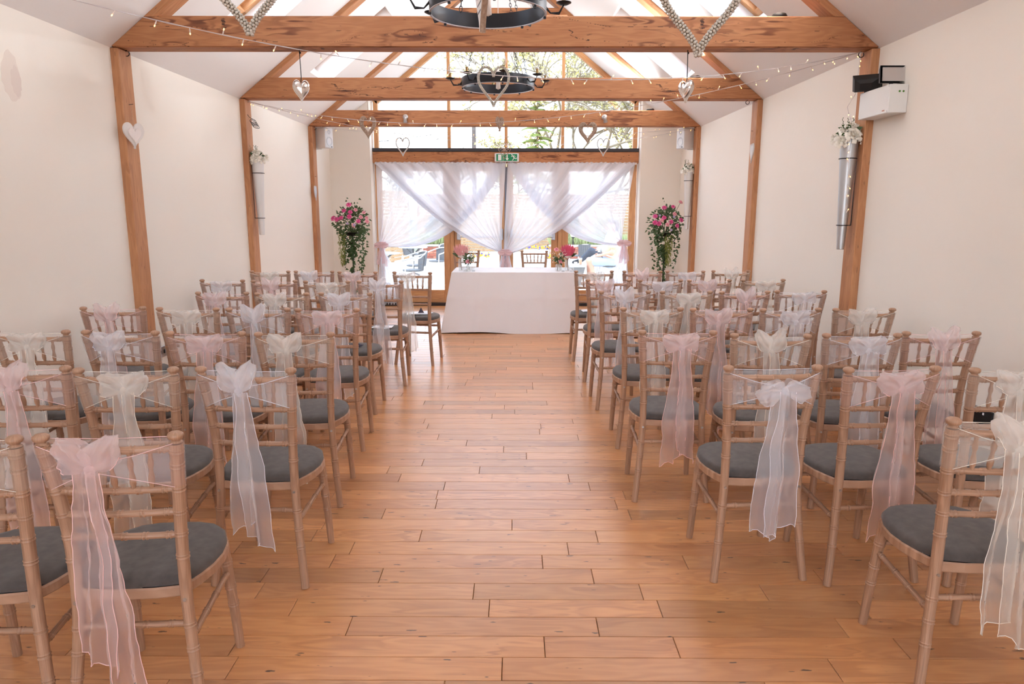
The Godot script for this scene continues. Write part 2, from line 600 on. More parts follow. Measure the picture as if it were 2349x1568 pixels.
			b.box(fr * Vector3(s1 - 0.1, th + 0.02, zc), Vector3(0.022, 0.02, 0.4), 0.005, 2, fr.basis)
			part("opener_bar", b, M.white, w)

func bar(b: MB, a: Vector3, c: Vector3, w: float, d: float, bev := 0.004) -> void:
	# square bar from a to c lying in a plane facing z; w across, d along z
	var t := (c - a).normalized()
	var bs := Basis(t, Vector3(0, 0, 1).cross(t), Vector3(0, 0, 1))
	var o := b.v.size()
	b.box((a + c) * 0.5, Vector3((c - a).length(), w, d), bev, 0, bs)
	for q in range(o, b.v.size()):
		var p := b.v[q] - (a + c) * 0.5
		b.uv[q] = Vector2(p.dot(t), p.dot(bs.y) + p.z) + b.off

func build_gable() -> void:
	var zf := -11.0
	var w := structure("window_1")
	var RY := EY + SL * (XR - XM)
	var head := 4.25
	var sill := 2.37
	var mull := [-2.075, -0.985, -0.133, 0.712, 1.795]
	var top := func(x: float) -> float:
		return minf(head, RY - SL * absf(x - XM))
	for k in 5:
		var b := MB.new()
		b.off = Vector2(k * 0.7, k)
		var x: float = mull[k]
		bar(b, Vector3(x, sill, zf), Vector3(x, top.call(x) - 0.01, zf), 0.066 if k in [0, 4] else 0.046, 0.09)
		part("mullion", b, M.pine, w)
	for s: float in [-1.0, 1.0]:
		var b := MB.new()
		b.off = Vector2(s, 2)
		var xa := XM + s * 1.96
		var xb := XM + s * (RY - head) / SL
		var dn := Vector3(-s * 0.6247, -0.7809, 0) * 0.035
		bar(b, Vector3(xa, RY - SL * 1.96, zf) + dn, Vector3(xb, head, zf) + dn, 0.07, 0.09)
		part("raking_frame", b, M.pine, w)
	var b2 := MB.new()
	bar(b2, Vector3(XM - 0.5, head - 0.03, zf), Vector3(XM + 0.5, head - 0.03, zf), 0.06, 0.09)
	part("head_frame", b2, M.pine, w)
	for k in 4:
		var g := MB.new()
		var x0: float = mull[k]
		var x1: float = mull[k + 1]
		var poly := PackedVector2Array([Vector2(x0, sill), Vector2(x1, sill), Vector2(x1, top.call(x1))])
		for xx in [XM + (RY - head) / SL, XM, XM - (RY - head) / SL]:
			if xx > x0 and xx < x1:
				poly.append(Vector2(xx, top.call(xx)))
		poly.append(Vector2(x0, top.call(x0)))
		g.slab(poly, 0.012, Transform3D(Basis.IDENTITY, Vector3(0, 0, zf)))
		part("pane", g, M.tinted, w)
	var lin := structure("trim_1")
	var lb := MB.new()
	lb.off = Vector2(0.3, 0.4)
	lb.box(Vector3(XM, 2.238, zf - 0.02), Vector3(3.98, 0.166, 0.2), 0.006, 0)
	part("lintel", lb, M.oak, lin)
	var tb := structure("trim_2")
	var t2 := MB.new()
	t2.box(Vector3(XM, 2.346, zf - 0.02), Vector3(3.98, 0.05, 0.22), 0.004, 0)
	part("capping", t2, mat(rgb(52, 50, 54), 0.5), tb)
	# glazed doors under the lintel: two side lights and a pair of leaves
	var zd := -11.04
	var leaves := [[-2.12, -0.99, false], [-0.93, -0.135, true], [-0.125, 0.66, true], [0.72, 1.84, false]]
	for k in 4:
		var x0: float = leaves[k][0]
		var x1: float = leaves[k][1]
		var d := structure("door_%d" % (k + 1))
		for e in 2:
			var b := MB.new()
			b.off = Vector2(k * 1.1, e * 0.6)
			var xs := x0 + 0.05 if e == 0 else x1 - 0.05
			bar(b, Vector3(xs, 0.04, zd), Vector3(xs, 2.155, zd), 0.1, 0.07, 0.006)
			part("stile", b, M.pine, d)
		for q in [[0.14, 0.2], [2.1, 0.11]]:
			var b := MB.new()
			b.off = Vector2(k * 0.9, q[0])
			bar(b, Vector3(x0 + 0.1, q[0], zd), Vector3(x1 - 0.1, q[0], zd), q[1], 0.066, 0.006)
			part("rail", b, M.pine, d)
		var g := MB.new()
		g.box(Vector3((x0 + x1) * 0.5, 1.14, zd), Vector3(x1 - x0 - 0.2, 1.82, 0.012))
		part("pane", g, M.tinted, d)
		if leaves[k][2]:
			var pb := MB.new()
			var y := 1.1
			var inner := x0 + 0.07 if k == 1 else x1 - 0.07
			var outer := x1 - 0.07 if k == 1 else x0 + 0.07
			pb.tube([Vector3(inner, y - 0.04, zd + 0.11), Vector3(outer, y - 0.04, zd + 0.11)], [0.009, 0.009], 10)
			for xx in [inner, outer]:
				pb.box(Vector3(xx, y, zd + 0.07), Vector3(0.05, 0.17, 0.09), 0.008)
			part("push_bar", pb, mat(rgb(186, 190, 198), 0.4, 0.4), d)
			if k == 1:
				var ast := MB.new()
				ast.box(Vector3(x1 - 0.0, 1.1, zd + 0.045), Vector3(0.045, 2.0, 0.02), 0.004, 1)
				part("astragal", ast, mat(rgb(120, 120, 128), 0.5, 0.5), d)
	for k in 2:
		var p := structure("trim_%d" % (3 + k))
		var b := MB.new()
		b.off = Vector2(k, 0.2)
		var x: float = [-0.96, 0.69][k]
		bar(b, Vector3(x, 0.0, zd + 0.01), Vector3(x, 2.155, zd + 0.01), 0.058, 0.11, 0.006)
		part("door_post", b, M.pine, p)
	var th := structure("trim_5")
	var tb2 := MB.new()
	tb2.box(Vector3(XM, 0.018, zd + 0.02), Vector3(3.96, 0.05, 0.16), 0.004)
	part("threshold", tb2, mat(rgb(46, 38, 38), 0.6), th)

func build_trusses() -> void:
	var data := [[-2.75, "oak roof truss from which the large pearl hearts hang", -1], [-5.05, "oak roof truss carrying the two smooth silver hearts", 0], [-7.33, "oak roof truss with two carved wooden hearts below its tie beam", 1], [-9.70, "oak roof truss with two chrome spotlights on its tie beam", 2]]
	var RY := EY + SL * (XR - XM)
	var hs := 0.045
	for k in 4:
		var z: float = data[k][0] - 0.08
		var t := thing("roof_truss", data[k][1], "roof truss", Vector3(XM, 0, z), 0, "oak roof trusses")
		var hw := (XR - XL) * 0.5
		# tie beam, ends cut to the roof slope
		var b := MB.new()
		b.off = Vector2(k * 1.37, k * 0.23)
		var top := EY + 0.2
		var poly := PackedVector2Array([Vector2(-hw + 0.012, EY + 0.002), Vector2(hw - 0.012, EY + 0.002), Vector2(hw - 0.2 / SL, top), Vector2(-hw + 0.2 / SL, top)])
		b.slab(poly, 0.16, Transform3D.IDENTITY, 0.007)
		part("tie_beam", b, M.oak, t)
		# fine drying cracks: dark slivers set into the beam face
		for s: float in [-1.0, 1.0]:
			b = MB.new()
			b.off = Vector2(k + s, 0.5 + s)
			b.box(Vector3(s * (hw - 0.018 + 0.02), EY * 0.5, 0), Vector3(0.11, EY - 0.004, 0.165), 0.005, 1)
			var po := part("post", b, M.oak_post, t)
			for q in [-0.035, 0.035]:
				var pg := MB.new()
				pg.tube([Vector3(s * (hw - 0.03), EY - 0.11 + q * 0.2, q), Vector3(s * (hw - 0.042), EY - 0.11 + q * 0.2, q)], [0.011, 0.010], 8)
				part("peg", pg, mat(rgb(86, 48, 30), 0.7), po)
			b = MB.new()
			b.off = Vector2(k * 2 + s, 0.1)
			var d := Vector3(-s * 0.7809, 0.6247, 0)
			var nn := Vector3(-s * 0.6247, -0.7809, 0)
			var a := Vector3(s * (hw - 0.23), top - 0.03, 0)
			a.y = RY - SL * absf(a.x)
			var L := (absf(a.x)) / 0.7809
			var o := b.v.size()
			b.box(a + d * (L * 0.5) + nn * (hs * 0.5 - 0.01), Vector3(L, hs + 0.02, 0.15), 0.004, 0, Basis(d, d.cross(Vector3(0, 0, -1)), Vector3(0, 0, 1)))
			for q in range(o, b.v.size()):
				var p := b.v[q] - a
				b.uv[q] = Vector2(p.dot(d), p.dot(nn) + p.z) + b.off
			part("rafter", b, M.oak_post, t)
		b = MB.new()
		b.off = Vector2(k, 1.7)
		var cy := 3.965
		var cw := (RY - cy) / SL
		b.slab(PackedVector2Array([Vector2(-cw - 0.0, cy - 0.04), Vector2(cw, cy - 0.04), Vector2(cw - 0.12, cy + 0.05), Vector2(-cw + 0.12, cy + 0.05)]), 0.13, Transform3D.IDENTITY, 0.005)
		part("collar", b, M.oak, t)

# ---------------------------------------------------------------- chairs and sashes
const LIME_RING := Color(1.14, 1.19, 1.24)  # limewash lies thicker in the turnings

# turned rod: pairs of raised rings at the given shares of the way along a path
func turned(b: MB, pts: Array, r0: float, r1: float, rings: Array, sides: int, raise := 0.0022, caps := true) -> void:
	var cur := Curve3D.new()
	for k in pts.size():
		var t: Vector3 = (pts[mini(k + 1, pts.size() - 1)] - pts[maxi(k - 1, 0)]) / 6.0
		cur.add_point(pts[k], -t, t)
	var L := cur.get_baked_length()
	var st := []
	var n := maxi(4, int(L / 0.06))
	for k in n + 1:
		st.append([L * k / n, 0.0])
	for q in rings:
		for o in [-0.0050, 0.0050]:
			var c: float = q * L + o
			st.append([c - 0.0030, 0.0]); st.append([c - 0.0017, 0.85]); st.append([c, 1.0]); st.append([c + 0.0017, 0.85]); st.append([c + 0.0030, 0.0])
	st.sort_custom(func(a, d): return a[0] < d[0])
	var path := []
	var rad := []
	var cols := []
	var last := -1.0
	for s in st:
		var d := clampf(s[0], 0.0, L)
		if d - last < 0.0004:
			continue
		last = d
		path.append(cur.sample_baked(d, true))
		rad.append(lerpf(r0, r1, d / L) + s[1] * raise)
		cols.append(LIME_RING if s[1] > 0.5 else Color.WHITE)
	b.tube(path, rad, sides, caps, cols)
	b.col = Color.WHITE

func post_at(y: float) -> Vector3:
	var T := [[0.0, 0.186, 0.004], [0.15, 0.169, -0.016], [0.30, 0.156, -0.032], [0.43, 0.149, -0.040], [0.59, 0.152, -0.036], [0.73, 0.161, -0.024], [0.875, 0.175, 0.0], [0.92, 0.178, 0.005]]
	for k in T.size() - 1:
		if y <= T[k + 1][0]:
			var f: float = (y - T[k][0]) / (T[k + 1][0] - T[k][0])
			return Vector3(lerpf(T[k][1], T[k + 1][1], f), y, lerpf(T[k][2], T[k + 1][2], f))
	return Vector3(0.178, y, 0.005)

func seat_outline() -> PackedVector2Array:
	var half := [Vector2(0, -0.415), Vector2(0.07, -0.411), Vector2(0.125, -0.393), Vector2(0.166, -0.352), Vector2(0.188, -0.295), Vector2(0.196, -0.23), Vector2(0.190, -0.165), Vector2(0.174, -0.105), Vector2(0.160, -0.07), Vector2(0.135, -0.035), Vector2(0.07, -0.024)]
	var p := PackedVector2Array()
	for q in half:
		p.append(q)
	p.append(Vector2(0, -0.022))
	for k in range(half.size() - 1, 0, -1):
		p.append(Vector2(-half[k].x, half[k].y))
	return p

func make_chair() -> Node3D:
	var t := thing("banquet_chair", "limewashed chair", "chair", Vector3.ZERO, 0, "limewashed ceremony chairs with grey seat pads")
	for s: float in [-1.0, 1.0]:
		var b := MB.new()
		b.off = Vector2(s, 0.3)
		var pts := []
		for y in [0.0, 0.1, 0.2, 0.3, 0.4, 0.5, 0.6, 0.7, 0.8, 0.872]:
			var p := post_at(y)
			pts.append(Vector3(p.x * s, p.y, p.z))
		turned(b, pts, 0.0155, 0.0182, [0.19, 0.275, 0.36, 0.60, 0.68, 0.757, 0.838, 0.92, 0.965], 12)
		var tp := post_at(0.872)
		b.lathe([Vector2(0.0182, 0.0), Vector2(0.0125, 0.004), Vector2(0.0125, 0.008), Vector2(0.019, 0.012), Vector2(0.0215, 0.018), Vector2(0.0205, 0.025), Vector2(0.013, 0.030), Vector2(0.0, 0.0315)], 12, Transform3D(Basis.IDENTITY, Vector3(tp.x * s, 0.872, tp.z)))
		var pm := part("back_post", b, M.lime, t)
		var bolt := MB.new()
		var bp := post_at(0.395)
		bolt.tube([Vector3(bp.x * s, 0.395, bp.z + 0.012), Vector3(bp.x * s, 0.395, bp.z + 0.0195)], [0.006, 0.005], 8)
		part("bolt", bolt, M.steel, pm)
	# rails of the back
	for q in [[0.856, 0.0115, 0.018], [0.732, 0.0105, 0.012], [0.661, 0.0100, 0.010], [0.590, 0.0100, 0.008]]:
		var b := MB.new()
		b.off = Vector2(q[0] * 7.0, 0.1)
		var p := post_at(q[0])
		turned(b, [Vector3(-p.x, q[0], p.z), Vector3(-p.x * 0.5, q[0], p.z + q[2] * 0.75), Vector3(0, q[0], p.z + q[2]), Vector3(p.x * 0.5, q[0], p.z + q[2] * 0.75), Vector3(p.x, q[0], p.z)], q[1], q[1], [0.12, 0.31, 0.5, 0.69, 0.88], 8, 0.0024, false)
		part("back_rail", b, M.lime, t)
	for k in range(-2, 3):
		var b := MB.new()
		b.off = Vector2(k, 0.5)
		var p0 := post_at(0.732)
		var p1 := post_at(0.856)
		var x0 := k * 0.047
		var x1 := k * 0.054
		var z0 := p0.z + 0.012 * (1.0 - pow(x0 / 0.16, 2))
		var z1 := p1.z + 0.018 * (1.0 - pow(x1 / 0.17, 2))
		var path := []
		var rad := []
		var prof := [0.0085, 0.0062, 0.0055, 0.0082, 0.0085, 0.0058, 0.0056, 0.0078, 0.0092, 0.0088, 0.0062, 0.0085]
		for j in prof.size():
			var f := j / float(prof.size() - 1)
			path.append(Vector3(lerpf(x0, x1, f), lerpf(0.735, 0.853, f), lerpf(z0, z1, f)))
			rad.append(prof[prof.size() - 1 - j])
		b.tube(path, rad, 8, false)
		part("spindle", b, M.lime, t)
	for s: float in [-1.0, 1.0]:
		var b := MB.new()
		b.off = Vector2(s * 3.0, 0.2)
		turned(b, [Vector3(0.168 * s, 0, -0.392), Vector3(0.161 * s, 0.2, -0.372), Vector3(0.152 * s, 0.415, -0.345)], 0.0145, 0.0185, [0.42, 0.58, 0.80], 12)
		part("front_leg", b, M.lime, t)
		b = MB.new()
		b.off = Vector2(s * 5.0, 0.2)
		var r := post_at(0.27)
		turned(b, [Vector3(0.158 * s, 0.300, -0.366), Vector3(r.x * s, 0.270, r.z)], 0.0095, 0.0095, [0.16, 0.40, 0.62, 0.86], 8, 0.0022, false)
		part("side_stretcher", b, M.lime, t)
	for q in [[0.315, 1], [0.335, 0]]:
		var b := MB.new()
		var r := post_at(q[0]) if q[1] == 1 else Vector3(0.156, q[0], -0.358)
		b.off = Vector2(q[0], 0.7)
		turned(b, [Vector3(-r.x, q[0], r.z), Vector3(r.x, q[0], r.z)], 0.0098, 0.0098, [0.2, 0.4, 0.6, 0.8], 8, 0.0022, false)
		part("cross_stretcher", b, M.lime, t)
	# seat frame and pad
	var ol := seat_outline()
	var b2 := MB.new()
	b2.slab(ol, 0.034, Transform3D(Basis(Vector3(1, 0, 0), PI / 2), Vector3(0, 0.414, 0)), 0.005)
	for k in b2.v.size():
		b2.uv[k] = Vector2(b2.v[k].x + b2.v[k].y, b2.v[k].z * 0.2)
	part("seat_frame", b2, M.lime, t)
	var rows := []
	for q in [[0.975, 0.430], [0.985, 0.440], [0.975, 0.452], [0.93, 0.461], [0.8, 0.467], [0.55, 0.471], [0.25, 0.473], [0.0, 0.4735]]:
		var row := []
		for p in ol:
			row.append(Vector3(p.x * q[0], q[1], (p.y + 0.225) * q[0] - 0.225))
		rows.append(row)
	var pad := MB.new()
	pad.grid(rows, true)
	for k in pad.n.size():
		if pad.n[k].y < -0.2:
			pad.n[k] = -pad.n[k]
	part("seat_pad", pad, M.velvet, t)
	return t

# one ear of a bow: two gathered layers joined by a rounded fold
func bow_ear(b: MB, ang: float, len: float, wid: float, seed_: int, sgn: float, droop: float) -> Array:
	var nz := FastNoiseLite.new()
	nz.seed = seed_; nz.frequency = 1.0
	var d := Vector3(cos(ang) * sgn, sin(ang), 0)
	var s := Vector3(-d.y, d.x, 0)
	var rows := []
	var R := 22
	for r in R + 1:
		var a := PI * r / R
		var t := sin(a) if r > 0 else 0.0
		var tt := pow(maxf(sin(a), 0.0), 0.75)
		var zz := 0.030 * cos(a) * pow(maxf(sin(a), 0.0), 0.4) + 0.012
		var row := []
		for k in 15:
			var u := k / 7.0 - 1.0
			var w := wid * (0.10 + 0.90 * sin(PI * 0.70 * pow(tt, 0.85))) * 0.5
			var L := len * tt * (1.0 - 0.42 * u * u + 0.06 * nz.get_noise_2d(u * 2.0, a))
			var rip := 0.013 * tt * sin(u * 8.0 + seed_ + 2.0 * nz.get_noise_2d(u, a * 0.5)) + 0.012 * tt * nz.get_noise_2d(u * 3.0 + 5, a * 2.5)
			var p := d * L + s * (u * w) + Vector3(0, 0, zz + rip)
			p.y -= droop * tt * tt
			row.append(p)
		rows.append(row)
	b.grid(rows)
	return rows

func ribbon_tail(seed_: int, x: float, spread: float, len: float, wtop: float, wbot: float, z0: float) -> Array:
	var nz := FastNoiseLite.new()
	nz.seed = seed_; nz.frequency = 1.0
	var rows := []
	var R := 26
	for r in R + 1:
		var t := r / float(R)
		var row := []
		var w := lerpf(wtop, wbot, smoothstep(0.0, 0.75, t))
		for k in 13:
			var u := k / 6.0 - 1.0
			var cut := 0.03 * u * (1.0 if seed_ % 2 == 0 else -1.0) * t
			var ph := u * 4.6 + seed_ + t * 1.6
			var fold := 0.020 * sin(ph) * (0.4 + 0.6 * t) + 0.010 * nz.get_noise_2d(u * 2.0, t * 4.0)
			var px := x + spread * t + u * w * 0.5 * (1.0 + 0.06 * sin(t * 6.0 + seed_)) + 0.010 * nz.get_noise_2d(t * 3.0, 3.0) + 0.013 * cos(ph) * smoothstep(0.05, 0.4, t)
			row.append(Vector3(px, -len * t - cut + 0.006 * sin(u * 9.0 + seed_) * smoothstep(0.9, 1.0, t), z0 + fold + 0.010 * t))
		rows.append(row)
	return rows

func hem_of(rows: Array) -> MB:
	var b := MB.new()
	var path := []
	var rad := []
	for r in rows.size():
		path.append(rows[r][0]); rad.append(0.0011)
	for k in range(1, rows[0].size()):
		path.append(rows[-1][k]); rad.append(0.0014)
	for r in range(rows.size() - 2, -1, -1):
		path.append(rows[r][-1]); rad.append(0.0011)
	b.tube(path, rad, 4)
	return b

# variants of the sash; the node stands at the foot of the chair like the chair itself
func make_sash(kind: int, colour: String) -> Node3D:
	var t := thing("chair_sash", "organza sash", "sash", Vector3.ZERO, 0, "organza chair sashes tied in bows")
	var sm: StandardMaterial3D = M[colour]
	var gm: StandardMaterial3D = M[colour + "_gathered"]
	var hm: StandardMaterial3D = M[colour + "_hem"]
	var key := "sash%d" % kind
	if not M.has(key):
		var lib := {}
		var off: Vector2 = [Vector2(-0.03, 0.815), Vector2(0.012, 0.822), Vector2(0.03, 0.81), Vector2(-0.01, 0.818)][kind]
		lib.off = off
		var zb := 0.036
		# band: across the front of the spindles, round both posts, gathered to the knot behind
		var b := MB.new()
		var nz := FastNoiseLite.new()
		nz.seed = 60 + kind; nz.frequency = 1.0
		var rows := []
		var stops := []
		for k in 21:
			stops.append([lerpf(-1.0, 1.0, k / 20.0), 0])
		for r in 9:
			var v := r / 8.0
			var row := []
			for k in 21:
				var u := k / 10.0 - 1.0
				var y := lerpf(0.738, 0.882 - 0.006 * (1.0 - u * u), v)
				var p := post_at(y)
				row.append(Vector3(u * (p.x + 0.004), y + 0.004 * nz.get_noise_2d(u * 3, v * 3), p.z - 0.022 * sqrt(maxf(0.0, 1.0 - pow(absf(u), 8.0))) + 0.004 * nz.get_noise_2d(u * 4.0, v * 5.0 + 3)))
			rows.append(row)
		b.grid(rows)
		for s: float in [-1.0, 1.0]:
			rows = []
			for r in 25:
				var v := r / 24.0
				var row := []
				# round the post
				for k in 5:
					var a := -PI / 2 + PI * k / 4.0
					var y := lerpf(0.745, 0.876, v)
					var p := post_at(y)
					row.append(Vector3(s * (p.x + cos(a) * 0.0225), y, p.z + sin(a) * 0.0225))
				for k in range(1, 13):
					var f := k / 12.0
					var y0 := lerpf(0.745, 0.876, v)
					var y1 := off.y + (v - 0.5) * 0.026
					var p := post_at(y0)
					var y := lerpf(y0, y1, f)
					var x := lerpf(s * p.x, off.x + s * 0.008, f)
					var z := lerpf(p.z + 0.0225, zb, smoothstep(0.0, 0.8, f)) + 0.007 * sin(v * 24.0 + kind * 2.0 + f * 2.0) * (1.0 - f * 0.5) + 0.006 * nz.get_noise_2d(v * 9.0, f * 3.0 + s * 7.0)
					row.append(Vector3(x, y + 0.006 * nz.get_noise_2d(v * 5.0 + 9.0, f * 3.0) * (1.0 - f), z))
				rows.append(row)
			b.grid(rows)
		lib.band = b.mesh()
		b = MB.new()
		for s: float in [-1.0, 1.0]:
			for e in [0.745, 0.876]:
				var p := post_at(e)
				b.tube([Vector3(s * p.x, e, p.z + 0.0235), Vector3(lerpf(s * p.x, off.x, 0.5), lerpf(e, off.y, 0.5), 0.03), Vector3(off.x, off.y + (0.012 if e > 0.8 else -0.012), zb)], [0.0009, 0.0009, 0.0009], 4)
		b.tube([Vector3(-0.175, 0.884, -0.018), Vector3(0, 0.879, -0.02), Vector3(0.175, 0.884, -0.018)], [0.001, 0.001, 0.001], 4)
		lib.band_hem = b.mesh()
		b = MB.new()
		b.ball(Vector3(off.x, off.y, zb + 0.012), 0.019, 10, Vector3(0.95, 1.15, 0.8))
		lib.knot = b.mesh()
		lib.ears = []
		lib.ear_hems = []
		for s: float in [-1.0, 1.0]:
			b = MB.new()
			var ang: float = [0.92, 0.78, 0.30, 1.05][kind] + (0.08 if s > 0 else -0.05)
			var er := bow_ear(b, ang, [0.125, 0.118, 0.112, 0.13][kind], [0.092, 0.10, 0.10, 0.082][kind], 5 + kind * 3 + int(s), s, [0.01, 0.02, 0.035, 0.0][kind])
			for k in b.v.size():
				b.v[k] += Vector3(off.x, off.y, zb)
			lib.ears.append(b.mesh())
			for side: int in [0 if s > 0 else 14]:
				var eh := MB.new()
				var ep := []
				var err := []
				for r in range(3, 12):
					ep.append(er[r][side] + Vector3(off.x, off.y, zb)); err.append(0.0010)
				eh.tube(ep, err, 4)
				lib.ear_hems.append(eh.mesh())
		lib.tails = []
		lib.hems = []
		var tl: Array = [[[-0.02, -0.01, 0.56, 0.05, 0.095], [0.012, 0.045, 0.66, 0.045, 0.085]], [[-0.012, -0.012, 0.58, 0.055, 0.105], [0.016, 0.02, 0.55, 0.05, 0.10]], [[-0.02, -0.03, 0.585, 0.06, 0.125], [0.012, -0.005, 0.56, 0.055, 0.10]], [[-0.01, 0.0, 0.54, 0.05, 0.11], [0.012, 0.045, 0.60, 0.045, 0.085]]][kind]
		for k in 2:
			var rr := ribbon_tail(20 + kind * 5 + k * 3, off.x + tl[k][0], tl[k][1], tl[k][2], tl[k][3], tl[k][4], zb + 0.012 + k * 0.014)
			for r in rr.size():
				for j in rr[r].size():
					rr[r][j] += Vector3(0, off.y, 0)
			b = MB.new()
			b.grid(rr)
			lib.tails.append(b.mesh())
			lib.hems.append(hem_of(rr).mesh())
		M[key] = lib
	var lb: Dictionary = M[key]
	var bd := part("band", lb.band, sm, t)
	part("hem", lb.band_hem, hm, bd)
	for k in 2:
		var lo := part("bow_loop", lb.ears[k], gm, t)
		part("hem", lb.ear_hems[k], hm, lo)
	part("knot", lb.knot, gm, t)
	for k in 2:
		var tl2 := part("tail", lb.tails[k], gm, t)
		part("hem", lb.hems[k], hm, tl2)
	return t

func build_chairs() -> void:
	# x, z of the middle between the two finials, turn in degrees, sash colour (p pink, i ivory, w white)
	var heart := [
		[[-0.97, -6.71, -9, "i"], [-1.50, -6.76, -4, "p"], [-1.93, -6.82, 1, "w"], [-2.35, -6.81, 1, "i"]],
		[[-1.12, -5.89, 1, "w"], [-1.56, -5.87, 1, "i"], [-2.01, -5.91, 1, "p"], [-2.46, -5.95, -3, "w"]],
		[[-1.21, -5.04, -2, "w"], [-1.66, -5.02, 1, "i"], [-2.10, -5.06, -1, "p"]],
		[[-1.13, -4.23, 1, "p"], [-1.55, -4.24, 1, "w"], [-1.98, -4.25, -2, "i"], [-2.45, -4.28, 4, "p"]],
		[[-1.07, -3.39, 1, "i"], [-1.51, -3.41, 1, "p"], [-1.94, -3.43, -2, "w"], [-2.39, -3.44, 0, "i"]],
		[[-1.02, -2.62, -3, "w"], [-1.47, -2.61, 3, "i"], [-1.89, -2.63, 2, "p"]],
		[[-1.09, -1.82, 4, "p"], [-1.50, -1.785, 3, "i"]]]
	var flood := [
		[[0.77, -6.9, 3, "i"], [1.24, -6.9, 1, "p"], [1.66, -6.91, 1, "w"], [2.12, -6.97, 4, "i"]],
		[[0.80, -6.05, -2, "p"], [1.24, -6.03, 4, "w"], [1.66, -6.04, 4, "p"], [2.13, -6.08, 3, "i"]],
		[[0.81, -5.19, 4, "w"], [1.26, -5.19, 1, "i"], [1.69, -5.19, 6, "p"], [2.12, -5.24, 1, "w"]],
		[[0.84, -4.30, 1, "i"], [1.26, -4.28, 1, "p"], [1.68, -4.28, 5, "w"], [2.13, -4.29, 2, "i"]],
		[[0.81, -3.47, -1, "p"], [1.24, -3.38, -2, "i"], [1.69, -3.40, 1, "w"], [2.11, -3.46, 1, "p"]],
		[[1.00, -2.68, 3, "w"], [1.45, -2.66, 5, "p"], [1.93, -2.65, 2, "i"]],
		[[1.45, -1.985, 0, "i"]]]
	var row_word := ["front", "second", "third", "fourth", "fifth", "sixth", "seventh"]
	var seat_word := ["beside the aisle", "second from the aisle", "third from the aisle", "fourth from the aisle"]
	var chair0 := make_chair()
	var first := true
	var colours := {"p": "pink", "i": "ivory", "w": "bright"}
	var colour_word := {"p": "pink", "i": "ivory", "w": "white"}
	rng.seed = 31
	for block: int in 2:
		var rows: Array = heart if block == 0 else flood
		var side: String = "painted heart wall side" if block == 0 else "floodlight wall side"
		for r in rows.size():
			for k in rows[r].size():
				var q: Array = rows[r][k]
				var c := chair0 if first else copy_of(chair0)
				first = false
				c.position = Vector3(q[0], 0, q[1])
				c.rotation.y = deg_to_rad(q[2])
				c.set_meta("label", "limewashed chair in %s row, %s, %s" % [row_word[r], seat_word[k], side])
				var kind: int = (r * 3 + k * 2 + block) % 4
				if block == 1 and r == 5 and k == 0:
					kind = 2
				elif kind == 2:
					kind = rng.randi() % 2
				if block == 0 and r == 6:
					kind = 0
				var s := make_sash(kind, colours[q[3]])
				s.position = c.position
				s.rotation.y = c.rotation.y
				s.set_meta("label", "%s organza sash on %s row chair, %s, %s" % [colour_word[q[3]], row_word[r], seat_word[k], side])
	# two chairs behind the table, facing the rows
	for q in [[0.277, -10.12, "limewashed chair without sash behind the table, nearer the seated people outside"], [-0.69, -10.2, "limewashed chair without sash behind the table, partly hidden by the pale protea"]]:
		var c := copy_of(chair0, q[2])
		c.position = Vector3(q[0], 0, q[1])
		c.rotation.y = PI

# ---------------------------------------------------------------- drapes, table, flowers
func drape_rows(xs: float, xe: float, tie: Vector3, sag: float, pw: float, folds: float, seed_: int, z0: float) -> Array:
	var nz := FastNoiseLite.new()
	nz.seed = seed_; nz.frequency = 1.0
	var rows := []
	var R := 46
	var K := 150
	for r in R + 1:
		var v := r / float(R)
		var row := []
		for k in K + 1:
			var u := k / float(K)
			var ripu := u + 0.02 * nz.get_noise_2d(u * 4.0, v * 0.6)
			var tx := lerpf(xs, xe, u)
			var a := Vector3(tx, 2.15 + 0.008 * sin(u * 110.0 + seed_) * (1.0 if r == 0 else 0.0) + 0.006 * nz.get_noise_2d(u * 40.0, 1.0), z0)
			var e := tie + Vector3((u - 0.5) * 0.08, 0.03 * (0.5 - u), 0)
			var p := a.lerp(e, v)
			p.y -= sag * pow(u, 1.35) * pow(maxf(sin(PI * pow(v, pw)), 0.0), 0.9)
			var amp := 0.012 + 0.010 * sin(PI * minf(v * 1.1, 1.0))
			var ph := ripu * folds * TAU + 2.0 * nz.get_noise_2d(u * 6.0, v * 1.2)
			p.z += amp * sin(ph) + 0.003 * nz.get_noise_2d(u * 18.0, v * 1.2)
			# folds lean over one another where the cloth is gathered
			var across := Vector3(e.y - a.y, a.x - e.x, 0).normalized()
			p += across * (0.010 * cos(ph) * smoothstep(0.15, 0.8, v))
			row.append(p)
		rows.append(row)
	return rows

func fall_rows(tie: Vector3, x0: float, x1: float, yb: float, seed_: int) -> Array:
	var rows := []
	for r in 21:
		var v := r / 20.0
		var row := []
		for k in 61:
			var u := k / 60.0
			var w := smoothstep(0.0, 0.7, v)
			var x := lerpf(tie.x + (u - 0.5) * 0.08, lerpf(x0, x1, u), w)
			row.append(Vector3(x, lerpf(tie.y, yb, v), tie.z + 0.028 * sin(u * 8.0 * TAU + seed_) * (0.5 + 0.5 * v) + 0.012 * sin(u * 21.0 + v * 3.0)))
		rows.append(row)
	return rows

